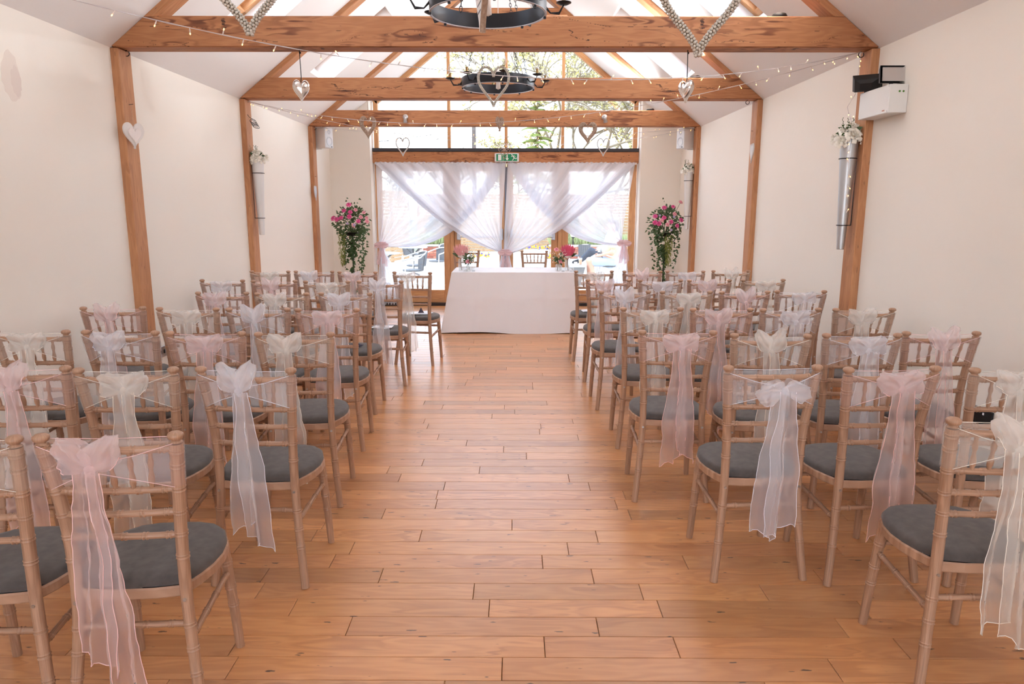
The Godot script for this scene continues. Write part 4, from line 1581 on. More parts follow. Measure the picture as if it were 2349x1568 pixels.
func build_hearts() -> void:
	pearl_heart(Vector3(-0.98, 2.455, -2.78), 0.29, 0.335, 0.0066, 2.555, 0.05, "large pearl bead heart over the painted heart side of the aisle", M.pearl)
	pearl_heart(Vector3(0.677, 2.40, -2.78), 0.29, 0.35, 0.0066, 2.555, -0.1, "large pearl bead heart over the floodlight side of the aisle", M.pearl)
	pearl_heart(Vector3(-0.149, 2.447, -5.13), 0.21, 0.262, 0.0042, 2.557, 0.0, "pearl bead heart hanging before the farther chandelier", M.pearl)
	var wm := mat(rgb(220, 216, 212), 0.5)
	pearl_heart(Vector3(-1.498, 2.413, -9.78), 0.175, 0.236, 0.0036, 2.557, 0.1, "small white bead heart over the lintel beside the cafe side spotlight", wm)
	pearl_heart(Vector3(1.178, 2.405, -9.78), 0.16, 0.228, 0.0034, 2.557, -0.1, "small white bead heart over the lintel below the other spotlight", wm)
	silver_heart(Vector3(-1.477, 2.36, -5.13), 0.115, 0.152, 2.557, 0.35, "polished silver heart hanging on the painted heart side of the aisle")
	silver_heart(Vector3(1.178, 2.36, -5.13), 0.115, 0.15, 2.557, -0.75, "polished silver heart hanging on the floodlight side of the aisle")
	wood_heart(Vector3(-1.48, 2.40, -7.41), 0.17, 0.23, 0.03, M.driftwood, 2.557, 0.25, "carved openwork wooden heart on the painted heart side", 0.52)
	wood_heart(Vector3(0.732, 2.345, -7.41), 0.19, 0.222, 0.03, M.driftwood, 2.557, -0.1, "carved openwork wooden heart with a tiny heart charm inside", 0.52, true)
	wood_heart(Vector3(-0.155, 2.395, -7.41), 0.10, 0.142, 0.022, M.driftwood, 2.557, 0.6, "small solid wooden heart above the exit sign")
	# filigree heart: wire outline with curls
	var t := thing("filigree_heart", "lacy cut-metal heart hanging before the green exit sign", "heart", Vector3(-0.141, 2.36, -9.78), 0.0)
	var b := MB.new()
	var poly := heart_poly(0.175, 0.225, 60)
	var path := []
	var rad := []
	for k in 61:
		path.append(Vector3(poly[k % 60].x, poly[k % 60].y, 0)); rad.append(0.004)
	b.tube(path, rad, 6, false)
	part("outline", b, M.driftwood, t)
	for q in [[-0.045, -0.04, 0.024], [0.045, -0.04, 0.024], [-0.05, -0.085, 0.018], [0.05, -0.085, 0.018], [-0.022, -0.12, 0.018], [0.022, -0.12, 0.018], [0.0, -0.16, 0.016], [-0.03, -0.075, 0.012], [0.03, -0.075, 0.012]]:
		b = MB.new()
		var pp := []
		var rr := []
		for k in 16:
			var a := TAU * 1.4 * k / 15.0
			var r2: float = q[2] * (1.0 - k / 22.0)
			pp.append(Vector3(q[0] + cos(a) * r2, q[1] + sin(a) * r2, 0)); rr.append(0.0032)
		b.tube(pp, rr, 5)
		part("curl", b, M.driftwood, t)
	b = MB.new()
	b.slab(heart_poly(0.045, 0.045, 24), 0.006, Transform3D(Basis.IDENTITY, Vector3(0, -0.075, 0)))
	part("centre", b, M.driftwood, t)
	hang(t, -0.02, 0.197, M.cable)
	# printed wooden heart turned edge-on
	var s := thing("heart_sign", "flat wooden heart with white printed face turned edge-on below the chandelier", "heart sign", Vector3(-0.12, 2.42, -2.78), -1.38)
	b = MB.new()
	b.slab(heart_poly(0.26, 0.29, 48), 0.022, Transform3D.IDENTITY, 0.003)
	part("board", b, M.driftwood, s)
	b = MB.new()
	b.slab(heart_poly(0.252, 0.282, 48), 0.001, Transform3D(Basis.IDENTITY, Vector3(0, -0.004, 0.0116)))
	part("printed_face", b, mat(rgb(236, 232, 228), 0.8), s)
	for r in 7:
		b = MB.new()
		var w := 0.17 - absf(r - 1.5) * 0.022
		b.box(Vector3(0, -0.05 - r * 0.028, 0.0124), Vector3(w, 0.006, 0.0006))
		part("print_line", b, mat(rgb(110, 104, 104), 0.8), s)
	hang(s, -0.03, 0.137, M.cable)
	# hearts on the wall posts
	for q in [[XL + 0.088, 2.07, -5.085, 0.165, 0.175, 1.0, "white double wooden heart hung on an oak post by a nail", rgb(226, 218, 212), true], [XL + 0.052, 1.785, -9.72, 0.15, 0.195, 1.0, "pale blue wooden heart hung on the post below a speaker", rgb(206, 212, 220), false], [XR - 0.052, 2.14, -7.41, 0.15, 0.195, -1.0, "mottled grey white heart hung on a post between two sconces", rgb(214, 212, 210), false]]:
		var o := thing("post_heart", q[6], "heart", Vector3(q[0], q[1], q[2]), PI / 2 * q[5] + (-0.42 if q[8] else 0.12 if q[5] > 0 else -0.1), "hearts hung on the wall posts")
		b = MB.new()
		b.slab(heart_poly(q[3], q[4], 44), 0.016, Transform3D.IDENTITY, 0.004)
		part("heart", b, mat(q[7], 0.7), o)
		if q[8]:
			b = MB.new()
			b.slab(heart_poly(q[3] * 0.6, q[4] * 0.62, 40), 0.012, Transform3D(Basis.IDENTITY, Vector3(0, -0.035, 0.013)), 0.003)
			part("inner_heart", b, mat(rgb(238, 226, 220), 0.7), o)
		b = MB.new()
		b.tube([Vector3(0, -0.02, 0.009), Vector3(0, 0.01, 0.004), Vector3(0, 0.12, 0.0)], [0.0012, 0.0012, 0.0012], 4)
		part("cord", b, M.driftwood, o)
		b = MB.new()
		b.tube([Vector3(0, 0.12, -0.02), Vector3(0, 0.122, 0.022)], [0.002, 0.002], 5)
		part("nail", b, M.blackiron, o)

func build_chandeliers() -> void:
	for k in 2:
		var z: float = [-3.9, -6.2][k]
		var t := thing("ring_chandelier", ["black iron ring chandelier with candle bulbs beside the printed wooden heart", "black iron ring chandelier behind the pearl bead heart"][k], "chandelier", Vector3(-0.141, 2.475, z), 0, "black iron ring chandeliers")
		var b := MB.new()
		var R := 0.297
		b.lathe([Vector2(R - 0.004, 0.002), Vector2(R + 0.004, 0.002), Vector2(R + 0.004, 0.078), Vector2(R - 0.004, 0.078), Vector2(R - 0.004, 0.002)], 72)
		part("ring", b, M.iron, t)
		b = MB.new()
		b.lathe([Vector2(R - 0.0055, -0.001), Vector2(R + 0.0055, -0.001), Vector2(R + 0.0055, 0.003), Vector2(R - 0.0055, 0.003), Vector2(R - 0.0055, -0.001)], 72)
		part("rim", b, mat(rgb(190, 184, 186), 0.4, 0.3), t)
		for j in 8:
			var a := deg_to_rad(37.0 + 45.0 * j)
			var d := Vector3(cos(a), 0, sin(a))
			b = MB.new()
			for e in [-0.004, 0.004]:
				b.tube([d * R + Vector3(0, 0.05 + e, 0), d * (R + 0.03) + Vector3(0, 0.018, 0), d * (R + 0.075) + Vector3(0, 0.018 + e, 0), d * (R + 0.10) + Vector3(0, 0.06, 0)], [0.004, 0.004, 0.004, 0.004], 6)
			var am := part("arm", b, M.iron, t)
			b = MB.new()
			b.lathe([Vector2(0.0, 0.060), Vector2(0.02, 0.060), Vector2(0.040, 0.070), Vector2(0.039, 0.073), Vector2(0.018, 0.065), Vector2(0, 0.065)], 16, Transform3D(Basis.IDENTITY, d * (R + 0.10)))
			part("drip_cup", b, M.iron, am)
			b = MB.new()
			b.lathe([Vector2(0.012, 0.065), Vector2(0.014, 0.07), Vector2(0.011, 0.075), Vector2(0.011, 0.105), Vector2(0.013, 0.11), Vector2(0.0, 0.112)], 12, Transform3D(Basis.IDENTITY, d * (R + 0.10)))
			part("socket", b, M.brass, am)
			b = MB.new()
			b.lathe([Vector2(0.009, 0.110), Vector2(0.016, 0.125), Vector2(0.0175, 0.145), Vector2(0.012, 0.170), Vector2(0.005, 0.185), Vector2(0.0, 0.19)], 12, Transform3D(Basis.IDENTITY, d * (R + 0.10)))
			part("bulb", b, M.bulb_glass, am)
			b = MB.new()
			b.box(d * R + Vector3(0, -0.006, 0), Vector3(0.014, 0.012, 0.014), 0.002)
			part("tab", b, M.iron, t)
		for j in 4:
			var a := deg_to_rad(45.0 + 90.0 * j + 12.0)
			var p0 := Vector3(cos(a) * (R - 0.006), 0.075, sin(a) * (R - 0.006))
			var p1 := Vector3(cos(a) * 0.02, 1.45, sin(a) * 0.02)
			var n := int(p0.distance_to(p1) / 0.026)
			b = MB.new()
			var dir := (p1 - p0).normalized()
			var s1 := dir.cross(Vector3(0, 0, 1)).normalized()
			for q in n:
				var c := p0.lerp(p1, (q + 0.5) / n)
				var s := s1 if q % 2 == 0 else dir.cross(s1)
				var path := []
				var rad := []
				for w in 9:
					var f := TAU * w / 8
					path.append(c + dir * cos(f) * 0.017 + s * sin(f) * 0.0085); rad.append(0.0022)
				b.tube(path, rad, 4, false)
			part("chain", b, M.iron, t)
		b = MB.new()
		b.tube([Vector3(0, 0.16, 0), Vector3(0.0, 0.9, 0.0), Vector3(0, 2.11, 0)], [0.003, 0.003, 0.003], 6)
		part("flex", b, M.cable, t)
		b = MB.new()
		b.lathe([Vector2(0.0, 0.0), Vector2(0.02, 0.01), Vector2(0.017, 0.05), Vector2(0.024, 0.10), Vector2(0.022, 0.14), Vector2(0.008, 0.16), Vector2(0, 0.165)], 14, Transform3D(Basis.IDENTITY, Vector3(0, -0.01, 0)))
		part("pendant_lamp", b, M.husk, t)

func light_string(pts: Array, n: int, label: String, seed_: int, r := 0.0022) -> void:
	var t := thing("fairy_light_string", label, "fairy lights", Vector3.ZERO, 0, "fairy light strings")
	var g := RandomNumberGenerator.new()
	g.seed = seed_
	var path := []
	var rad := []
	var two := []
	for k in pts.size():
		path.append(pts[k] + Vector3(0, 0.002 * sin(k * 1.9), 0.002 * cos(k * 1.9))); rad.append(r * 0.62)
		two.append(pts[k] - Vector3(0, 0.002 * sin(k * 1.9), 0.002 * cos(k * 1.9)))
	var b := MB.new()
	b.tube(path, rad, 5)
	b.tube(two, rad, 5)
	part("wire", b, M.cable, t)
	var hus := MB.new()
	hus.tube([Vector3.ZERO, Vector3(0, 0.010, 0), Vector3(0, 0.022, 0)], [0.0016, 0.003, 0.0028], 6)
	var hm := hus.mesh()
	var tip := MB.new()
	tip.ball(Vector3(0, 0.026, 0), 0.0042, 6, Vector3(0.8, 1.5, 0.8))
	var tm := tip.mesh()
	for k in n:
		var f := (k + g.randf_range(0.2, 0.8)) / n * (pts.size() - 1)
		var j := mini(int(f), pts.size() - 2)
		var p: Vector3 = pts[j].lerp(pts[j + 1], f - j)
		var a := g.randf() * TAU
		var d := Vector3(cos(a) * 0.7, -0.9 if g.randf() < 0.68 else 0.9, sin(a) * 0.5).normalized()
		var o := part("light_holder", hm, M.husk, t)
		o.transform = aim(d, p)
		part("bulb", tm, M.bulb, o)

func sagged(a: Vector3, b: Vector3, s: float, n := 40) -> Array:
	var out := []
	for k in n + 1:
		var f := k / float(n)
		out.append(a.lerp(b, f) - Vector3(0, s * 4.0 * f * (1.0 - f), 0))
	return out

func build_lights() -> void:
	var l0 := Vector3(-2.69, 2.55, -2.86)
	var r1 := Vector3(2.37, 2.55, -5.15)
	var l2 := Vector3(-2.695, 2.545, -7.42)
	var r3 := Vector3(2.396, 2.545, -9.8)
	var l3 := Vector3(-2.668, 2.55, -9.8)
	light_string(sagged(l0, r1, 0.35), 40, "fairy light string crossing in front of the pearl bead heart", 1)
	light_string(sagged(l2, r1, 0.335), 44, "fairy light string crossing in front of the carved openwork hearts", 2)
	light_string(sagged(l2, r3, 0.31), 44, "fairy light string sagging behind the carved openwork hearts", 3)
	light_string(sagged(l3, r3, 0.12), 40, "fairy light string running between the two wall speakers", 4)
	var d := []
	for q in [[2.37, 2.55, -5.15], [2.362, 2.45, -5.15], [2.36, 2.36, -5.15], [2.352, 2.27, -5.15], [2.31, 2.19, -5.16], [2.34, 2.10, -5.15], [2.36, 2.03, -5.15], [2.31, 1.93, -5.06], [2.308, 1.83, -5.06], [2.315, 1.7, -5.062], [2.322, 1.55, -5.066], [2.33, 1.40, -5.07]]:
		d.append(Vector3(q[0], q[1], q[2]))
	light_string(d, 17, "fairy lights dropping from a hook over the galvanised flower sconce", 5, 0.0015)
	# iron eye hooks
	for q in [[Vector3(-2.672, 2.553, -5.15), "iron eye hook under the truss near the white double heart"], [l2 + Vector3(0, 0.008, 0), "iron eye hook above the coiled wire"], [l3, "iron eye hook above the speaker on the heart side"], [r1, "iron eye hook above the floodlight box"], [Vector3(2.317, 2.552, -7.4), "empty iron eye hook above the mottled heart"], [r3 + Vector3(0, 0.006, 0), "iron eye hook above the speaker by the sconce"]]:
		var b := MB.new()
		var path := [q[0] + Vector3(0, 0.004, 0)]
		var rad := [0.003]
		for k in 14:
			var a := PI / 2 + TAU * 0.85 * k / 13
			path.append(q[0] + Vector3(cos(a) * 0.018, sin(a) * 0.018 - 0.018, 0)); rad.append(0.003)
		b.tube(path, rad, 6)
		solo("eye_hook", b, M.blackiron, q[1], "hook", "iron eye hooks")
	var b2 := MB.new()
	var cp := [Vector3(XL + 0.045, 2.42, -7.38), Vector3(XL + 0.075, 2.38, -7.38)]
	var cr := [0.0025, 0.0025]
	for k in 50:
		var a := TAU * 5.0 * k / 49
		cp.append(Vector3(XL + 0.105 + cos(a) * 0.03 + k * 0.0007, 2.35 - k * 0.0013 + sin(a) * 0.012, -7.37 + sin(a) * 0.03)); cr.append(0.0025)
	b2.tube(cp, cr, 5)
	solo("wire_coil", b2, M.blackiron, "loose coil of dark wire hanging from an oak post above the white sconce", "wire")

func sconce(x: float, z: float, ytop: float, ybot: float, s: float, m: Material, label: String, flabel: String, seed_: int, big: float) -> void:
	var t := thing("wall_sconce_vase", label, "vase", Vector3(x, ybot, z), 0, "cone vases on the wall posts")
	var H := ytop - ybot
	var b := MB.new()
	b.lathe([Vector2(0.0, 0.0), Vector2(0.024, 0.0), Vector2(0.026, 0.004), Vector2(0.060, H), Vector2(0.058, H), Vector2(0.024, 0.008), Vector2(0, 0.006)], 24)
	part("cone", b, m, t)
	b = MB.new()
	for y in [0.17, H - 0.13]:
		var path := []
		var rad := []
		var rr: float = 0.026 + 0.034 * (y / H) + 0.004
		for k in 25:
			path.append(Vector3(cos(TAU * k / 24) * rr, y, sin(TAU * k / 24) * rr)); rad.append(0.0035)
		b.tube(path, rad, 6, false)
		b.tube([Vector3(s * rr, y, 0), Vector3(s * 0.062, y, 0)], [0.0035, 0.0035], 6)
	b.tube([Vector3(s * 0.062, 0.17, 0), Vector3(s * 0.066, H - 0.13, 0)], [0.0045, 0.0045], 6)
	part("holder", b, M.blackiron, t)
	var f := thing("rose_bunch", flabel, "flowers", Vector3(x, ytop, z), 0, "white artificial rose bunches")
	var g := RandomNumberGenerator.new()
	g.seed = seed_
	var rm := rose_mesh(seed_).mesh()
	for q in [[0.0, 0.03, 0.05], [-0.062, 0.0, 0.03], [0.058, 0.015, 0.02], [-0.03, 0.065, 0.0], [0.03, 0.07, -0.01], [-0.075, 0.02, -0.03], [0.0, 0.05, -0.06], [0.075, 0.04, -0.02], [-0.005, 0.085, 0.02]]:
		var o := part("rose", rm, M.rosewhite, f)
		var p := Vector3(q[0], q[1], q[2]) * big
		o.transform = aim((p + Vector3(0, 0.02, 0.06)).normalized(), p - Vector3(0, 0.012, 0), 0.043 * big * g.randf_range(0.9, 1.12))
	var l := MB.new()
	for k in 13:
		var d := Vector3(g.randf_range(-1, 1), g.randf_range(0.0, 0.8), g.randf_range(-0.6, 0.9)).normalized()
		l.leaf(Vector3(0, 0.02, 0) + d * 0.045 * big, d, Vector3(0, 0.6, 0.8), 0.05 * big, 0.034 * big, 0.25)
	part("leaves", l, M.leaf, f).set_meta("kind", "stuff")
	l = MB.new()
	for k in 4:
		var p0 := Vector3(g.randf_range(-0.06, 0.02), 0.05, 0)
		var p1 := p0 + Vector3(g.randf_range(-0.04, 0.02), 0.09, 0.02)
		l.tube([p0, p1], [0.0014, 0.001], 4)
		for j in 6:
			l.ball(p0.lerp(p1, 0.4 + j * 0.12) + Vector3(g.randf_range(-0.01, 0.01), 0, g.randf_range(-0.01, 0.01)), 0.004, 5)
	part("sprig", l, M.leaf2, f)

func build_wall_things() -> void:
	var pale := mat(rgb(222, 218, 214), 0.55, 0.15)
	sconce(XL + 0.115, -7.41, 1.97, 1.22, -1.0, pale, "pale cone vase in a black wire holder below the coiled wire", "white roses in the pale cone vase below the coiled wire", 11, 0.95)
	sconce(XR - 0.115, -5.13, 1.97, 1.21, 1.0, M.galv, "galvanised cone vase in a black wire holder below the floodlight box", "white roses in the galvanised cone vase below the floodlight box", 12, 1.08)
	sconce(XR - 0.115, -9.78, 1.99, 1.22, 1.0, pale, "pale cone vase in a black wire holder below the corner speaker", "white roses in the pale cone vase below the corner speaker", 13, 0.95)
	# loudspeakers
	for q in [[XL + 0.13, 1.0, "white wall speaker high in the corner above the pale blue heart"], [XR - 0.13, -1.0, "white wall speaker high in the corner above a flower sconce"]]:
		var t := thing("wall_speaker", q[2], "speaker", Vector3(q[0], 2.42, -9.93), 0, "white wall speakers")
		var b := MB.new()
		b.slab(PackedVector2Array([Vector2(-0.085, 0.10), Vector2(0.085, 0.10), Vector2(0.06, -0.12), Vector2(-0.06, -0.12)]), 0.27, Transform3D(Basis(Vector3(1, 0, 0), PI / 2), Vector3.ZERO), 0.012)
		part("cabinet", b, M.white, t)
		b = MB.new()
		b.box(Vector3(0, 0, 0.1), Vector3(0.165, 0.262, 0.012), 0.006)
		var gr := part("front", b, mat(rgb(228, 230, 232), 0.5), t)
		b = MB.new()
		b.lathe([Vector2(0.062, 0.0), Vector2(0.058, 0.004), Vector2(0.02, -0.008), Vector2(0, -0.008)], 24, Transform3D(Basis(Vector3(1, 0, 0), PI / 2), Vector3(0, -0.045, 0.107)))
		part("woofer", b, mat(rgb(206, 210, 214), 0.5), gr)
		b = MB.new()
		b.lathe([Vector2(0.03, 0.0), Vector2(0.026, 0.004), Vector2(0.0, -0.004)], 20, Transform3D(Basis(Vector3(1, 0, 0), PI / 2), Vector3(0, 0.075, 0.107)))
		part("tweeter", b, mat(rgb(206, 210, 214), 0.5), gr)
		b = MB.new()
		b.box(Vector3(0.045, -0.115, 0.108), Vector3(0.022, 0.01, 0.002))
		part("badge", b, M.black, t)
		b = MB.new()
		b.tube([Vector3(0, 0.14, -0.02), Vector3(0, 0.14, -0.13), Vector3(0, -0.14, -0.13), Vector3(0, -0.14, -0.02)], [0.008, 0.008, 0.008, 0.008], 6)
		part("bracket", b, M.white, t)
		t.rotation.y = 1.15 * q[1]
	# twin emergency floodlight
	var e := thing("emergency_light", "white emergency light box with two black floodlamps on the wall post", "emergency light", Vector3(XR, 2.085, -4.83))
	var b3 := MB.new()
	b3.box(Vector3(-0.06, 0.087, 0), Vector3(0.118, 0.172, 0.39), 0.004)
	part("box", b3, mat(rgb(228, 226, 222), 0.45), e)
	for z in [-0.185, 0.185]:
		for y in [0.012, 0.162]:
			b3 = MB.new()
			b3.tube([Vector3(-0.118, y, z), Vector3(-0.1205, y, z)], [0.004, 0.0035], 8)
			part("screw", b3, M.steel, e)
	for k in 2:
		b3 = MB.new()
		b3.tube([Vector3(-0.055 + k * 0.024, 0.13, 0.194), Vector3(-0.055 + k * 0.024, 0.13, 0.197)], [0.007, 0.006], 10)
		part("indicator_light", b3, mat(rgb(70, 120, 30), 0.4), e)
	b3 = MB.new()
	b3.box(Vector3(-0.1195, 0.02, 0.14), Vector3(0.001, 0.008, 0.03))
	part("maker_mark", b3, mat(rgb(190, 140, 120), 0.6), e)
	for k in 2:
		var lp := Node3D.new()
		var at: Vector3 = [Vector3(-0.105, 0.225, -0.14), Vector3(-0.065, 0.237, 0.10)][k]
		b3 = MB.new()
		var bs := Basis.from_euler(Vector3(-0.12, [2.75, 0.0][k] as float, 0.0))
		if k == 0:
			bs = Basis.from_euler(Vector3(-0.5, 2.6, 0))
		var rows := []
		for r in 4:
			var zz: float = [-0.05, -0.02, 0.028, 0.034][r]
			var sx: float = [0.036, 0.072, 0.090, 0.090][r]
			var sy: float = [0.026, 0.042, 0.053, 0.053][r]
			var row := []
			for c in [[-1, -1], [1, -1], [1, 1], [-1, 1]]:
				row.append(at + bs * Vector3(c[0] * sx, c[1] * sy, zz))
			rows.append(row)
		for r in 3:
			for c in 4:
				var q0: Vector3 = rows[r][c]
				var q1: Vector3 = rows[r][(c + 1) % 4]
				var q2: Vector3 = rows[r + 1][(c + 1) % 4]
				var q3: Vector3 = rows[r + 1][c]
				var nn := (q1 - q0).cross(q3 - q0).normalized()
				if nn.dot((q0 + q2) * 0.5 - at) < 0:
					nn = -nn
				b3.flat([q0, q1, q2, q3], nn)
		b3.flat([rows[0][0], rows[0][1], rows[0][2], rows[0][3]], bs * Vector3(0, 0, -1))
		var lampbody := part("floodlamp", b3, M.black, e)
		b3 = MB.new()
		b3.box(at + bs * Vector3(0, 0, 0.030), Vector3(0.150, 0.082, 0.004), 0.0, 0, bs)
		part("reflector", b3, mat(rgb(196, 180, 172), 0.35, 0.6), lampbody)
		b3 = MB.new()
		b3.box(at + bs * Vector3(0, 0, 0.036), Vector3(0.154, 0.086, 0.003), 0.0, 0, bs)
		part("lens", b3, M.clear, lampbody)
		b3 = MB.new()
		b3.tube([at + Vector3(0, -0.04, 0), Vector3(at.x, 0.172, at.z)], [0.012, 0.014], 8)
		part("stem", b3, M.black, lampbody)
		lp.free()
	# sockets
	for q in [[XL + 0.006, 0.40, -5.36, "wider brushed steel socket plate low on the wall beyond the white double heart", 0.12], [XL + 0.006, 0.40, -5.50, "narrower brushed steel socket plate low on the wall beyond the white double heart", 0.085]]:
		var t := thing("wall_socket", q[3], "socket", Vector3(q[0], q[1], q[2]), 0, "steel socket plates")
		var b := MB.new()
		b.box(Vector3.ZERO, Vector3(0.012, 0.085, q[4]), 0.003)
		part("plate", b, M.steel, t)
		for s: float in [-0.025, 0.025]:
			b = MB.new()
			b.box(Vector3(0.007, 0.0, s), Vector3(0.003, 0.03, 0.024), 0.001)
			part("outlet", b, M.black, t)
	var so := thing("wall_socket", "black socket plate with white switches low on the floodlight wall", "socket", Vector3(XR - 0.006, 0.43, -3.58))
	var b4 := MB.new()
	b4.box(Vector3.ZERO, Vector3(0.012, 0.09, 0.17), 0.003)
	part("plate", b4, M.black, so)
	for s: float in [-0.05, 0.02]:
		b4 = MB.new()
		b4.box(Vector3(-0.007, 0.02, s), Vector3(0.004, 0.012, 0.010), 0.001)
		part("switch", b4, M.paper, so)
	# exit sign
	var ex := thing("exit_sign", "green and white emergency exit sign on the oak lintel", "sign", Vector3(-0.122, 2.234, -10.885))
	b4 = MB.new()
	b4.box(Vector3.ZERO, Vector3(0.36, 0.122, 0.03), 0.006)
	part("case", b4, mat(rgb(236, 238, 240), 0.5), ex)
	b4 = MB.new()
	b4.box(Vector3(0, 0, 0.0155), Vector3(0.31, 0.1, 0.002))
	part("green_panel", b4, mat(rgb(0, 140, 92), 0.5), ex)
	var wsg := mat(rgb(244, 246, 244), 0.5)
	b4 = MB.new()
	b4.box(Vector3(-0.105, 0, 0.0172), Vector3(0.05, 0.082, 0.001))
	part("door_symbol", b4, wsg, ex)
	b4 = MB.new()
	b4.slab(PackedVector2Array([Vector2(-0.008, 0.042), Vector2(-0.008, -0.012), Vector2(-0.026, -0.012), Vector2(0, -0.044), Vector2(0.026, -0.012), Vector2(0.008, -0.012), Vector2(0.008, 0.042)]), 0.001, Transform3D(Basis.IDENTITY, Vector3(0.005, 0, 0.0172)))
	part("arrow_symbol", b4, wsg, ex)
	b4 = MB.new()
	b4.box(Vector3(-0.055, 0, 0.0172), Vector3(0.004, 0.1, 0.001))
	part("divider", b4, wsg, ex)
	b4 = MB.new()
	var man := Transform3D(Basis.IDENTITY, Vector3(0.1, 0, 0.0172))
	for q in [[Vector2(-0.012, 0.028), Vector2(0.012, -0.008), 0.016], [Vector2(0.012, -0.008), Vector2(0.036, -0.018), 0.010], [Vector2(0.036, -0.018), Vector2(0.05, -0.006), 0.008], [Vector2(0.008, -0.008), Vector2(-0.006, -0.028), 0.010], [Vector2(-0.006, -0.028), Vector2(-0.018, -0.042), 0.008], [Vector2(-0.008, 0.022), Vector2(0.02, 0.022), 0.007], [Vector2(0.02, 0.022), Vector2(0.03, 0.008), 0.006], [Vector2(-0.012, 0.022), Vector2(-0.034, 0.012), 0.007]]:
		var dd: Vector2 = (q[1] - q[0]).normalized()
		var nn: Vector2 = dd.orthogonal() * q[2] * 0.5
		b4.slab(PackedVector2Array([q[0] + nn - dd * 0.002, q[1] + nn + dd * 0.002, q[1] - nn + dd * 0.002, q[0] - nn - dd * 0.002]), 0.001, man)
	var hp := PackedVector2Array()
	for k in 14:
		hp.append(Vector2(-0.024 + cos(TAU * k / 14) * 0.009, 0.038 + sin(TAU * k / 14) * 0.009))
	b4.slab(hp, 0.001, man)
	part("running_figure", b4, wsg, ex)
	# spotlights and uplighters on the beams
	for q in [[-1.44, "chrome spotlight pointing down on the tie beam above the cafe side bead heart"], [1.173, "chrome spotlight pointing down on the tie beam above the other bead heart"]]:
		var t := thing("beam_spotlight", q[1], "spotlight", Vector3(q[0], 2.668, -9.70), 0, "chrome spotlights on the tie beam")
		var b := MB.new()
		b.lathe([Vector2(0, 0), Vector2(0.036, 0), Vector2(0.034, 0.012), Vector2(0.012, 0.02), Vector2(0, 0.02)], 18, Transform3D(Basis(Vector3(1, 0, 0), PI / 2), Vector3.ZERO))
		part("rose", b, M.steel, t)
		b = MB.new()
		var ax := Transform3D(Basis(Vector3(1, 0, 0), 0.35) * Basis(Vector3(0, 0, 1), PI + (0.2 if q[0] > 0 else 0.0)), Vector3(0, 0.0, 0.045))
		b.lathe([Vector2(0, -0.01), Vector2(0.020, -0.008), Vector2(0.022, 0.03), Vector2(0.030, 0.07), Vector2(0.028, 0.07), Vector2(0.0, 0.05)], 16, ax)
		part("head", b, M.steel, t)
	for k in 4:
		var z: float = [-5.13, -7.41, -9.78, -2.83][k]  # the last uplighter is out of view, added for more light
		var t := thing("beam_uplighter", ["black uplighter on the tie beam behind the large pearl heart", "black uplighter on the tie beam behind the tilted silver heart", "black uplighter on the tie beam with chrome spotlights", "added black uplighter on the tie beam from which the large pearl hearts hang"][k], "uplighter", Vector3(1.785, EY + 0.201, z), 0, "black uplighters on the beams")
		var b := MB.new()
		b.lathe([Vector2(0, 0), Vector2(0.05, 0), Vector2(0.055, 0.012), Vector2(0.045, 0.03), Vector2(0.038, 0.032), Vector2(0.036, 0.02), Vector2(0, 0.018)], 20)
		part("housing", b, M.black, t)
		b = MB.new()
		b.lathe([Vector2(0.036, 0.026), Vector2(0.0, 0.026)], 16)
		var lm := mat(rgb(255, 236, 214), 0.4)
		lm.emission_enabled = true; lm.emission = Color(0.93, 0.97, 1.0); lm.emission_energy_multiplier = 2.0
		part("lamp", b, lm, t)
		var L := SpotLight3D.new()  # uplighters switched on here to brighten the hall beyond its daylight
		L.name = "light"
		t.add_child(L)
		# the lamp leans towards the ridge
		L.look_at_from_position(t.position + Vector3(0, 0.035, 0), t.position + Vector3(-1.6, 1.5, 0.35), Vector3(0, 0, 1))
		L.spot_angle = 68.0; L.spot_angle_attenuation = 1.0
		L.light_energy = UPLIGHT
		L.light_color = Color(0.93, 0.97, 1.0)
		L.light_size = 0.036
		L.spot_range = 15.0; L.spot_attenuation = 2.0
		L.shadow_enabled = true
	# order-of-service sheets on some seats
	for q in [[-0.95, 0.476, -6.90, 0.15, "white printed sheets on the front row aisle seat, painted heart side", 0.22], [-1.16, 0.476, -6.06, -0.3, "white booklet on the second row aisle seat, painted heart side", 0.16], [-1.22, 0.476, -5.2, 0.4, "dark card on the third row aisle seat, painted heart side", 0.12], [0.76, 0.476, -7.1, 0.1, "white booklet on the front row aisle seat, floodlight side", 0.16]]:
		var t := thing("order_of_service", q[4], "booklet", Vector3(q[0], q[1], q[2]), q[3], "papers left on the seats")
		for k in 3:
			var b := MB.new()
			b.box(Vector3(0.01 * k, 0.002 + k * 0.003, -0.008 * k), Vector3(q[5], 0.002, q[5] * 0.72), 0.0, 0, Basis(Vector3.UP, 0.15 * k))
			part("sheet", b, M.navy if q[5] < 0.13 else M.paper, t)
		var b5 := MB.new()
		b5.slab(PackedVector2Array([Vector2(-0.03, 0), Vector2(0.03, 0), Vector2(0.0, 0.055)]), 0.003, Transform3D(Basis(Vector3(1, 0, 0), -0.3), Vector3(0.03, 0.010, 0.03)))
		part("folded_card", b5, M.navy, t)

# ---------------------------------------------------------------- outdoors
const PY := -0.15

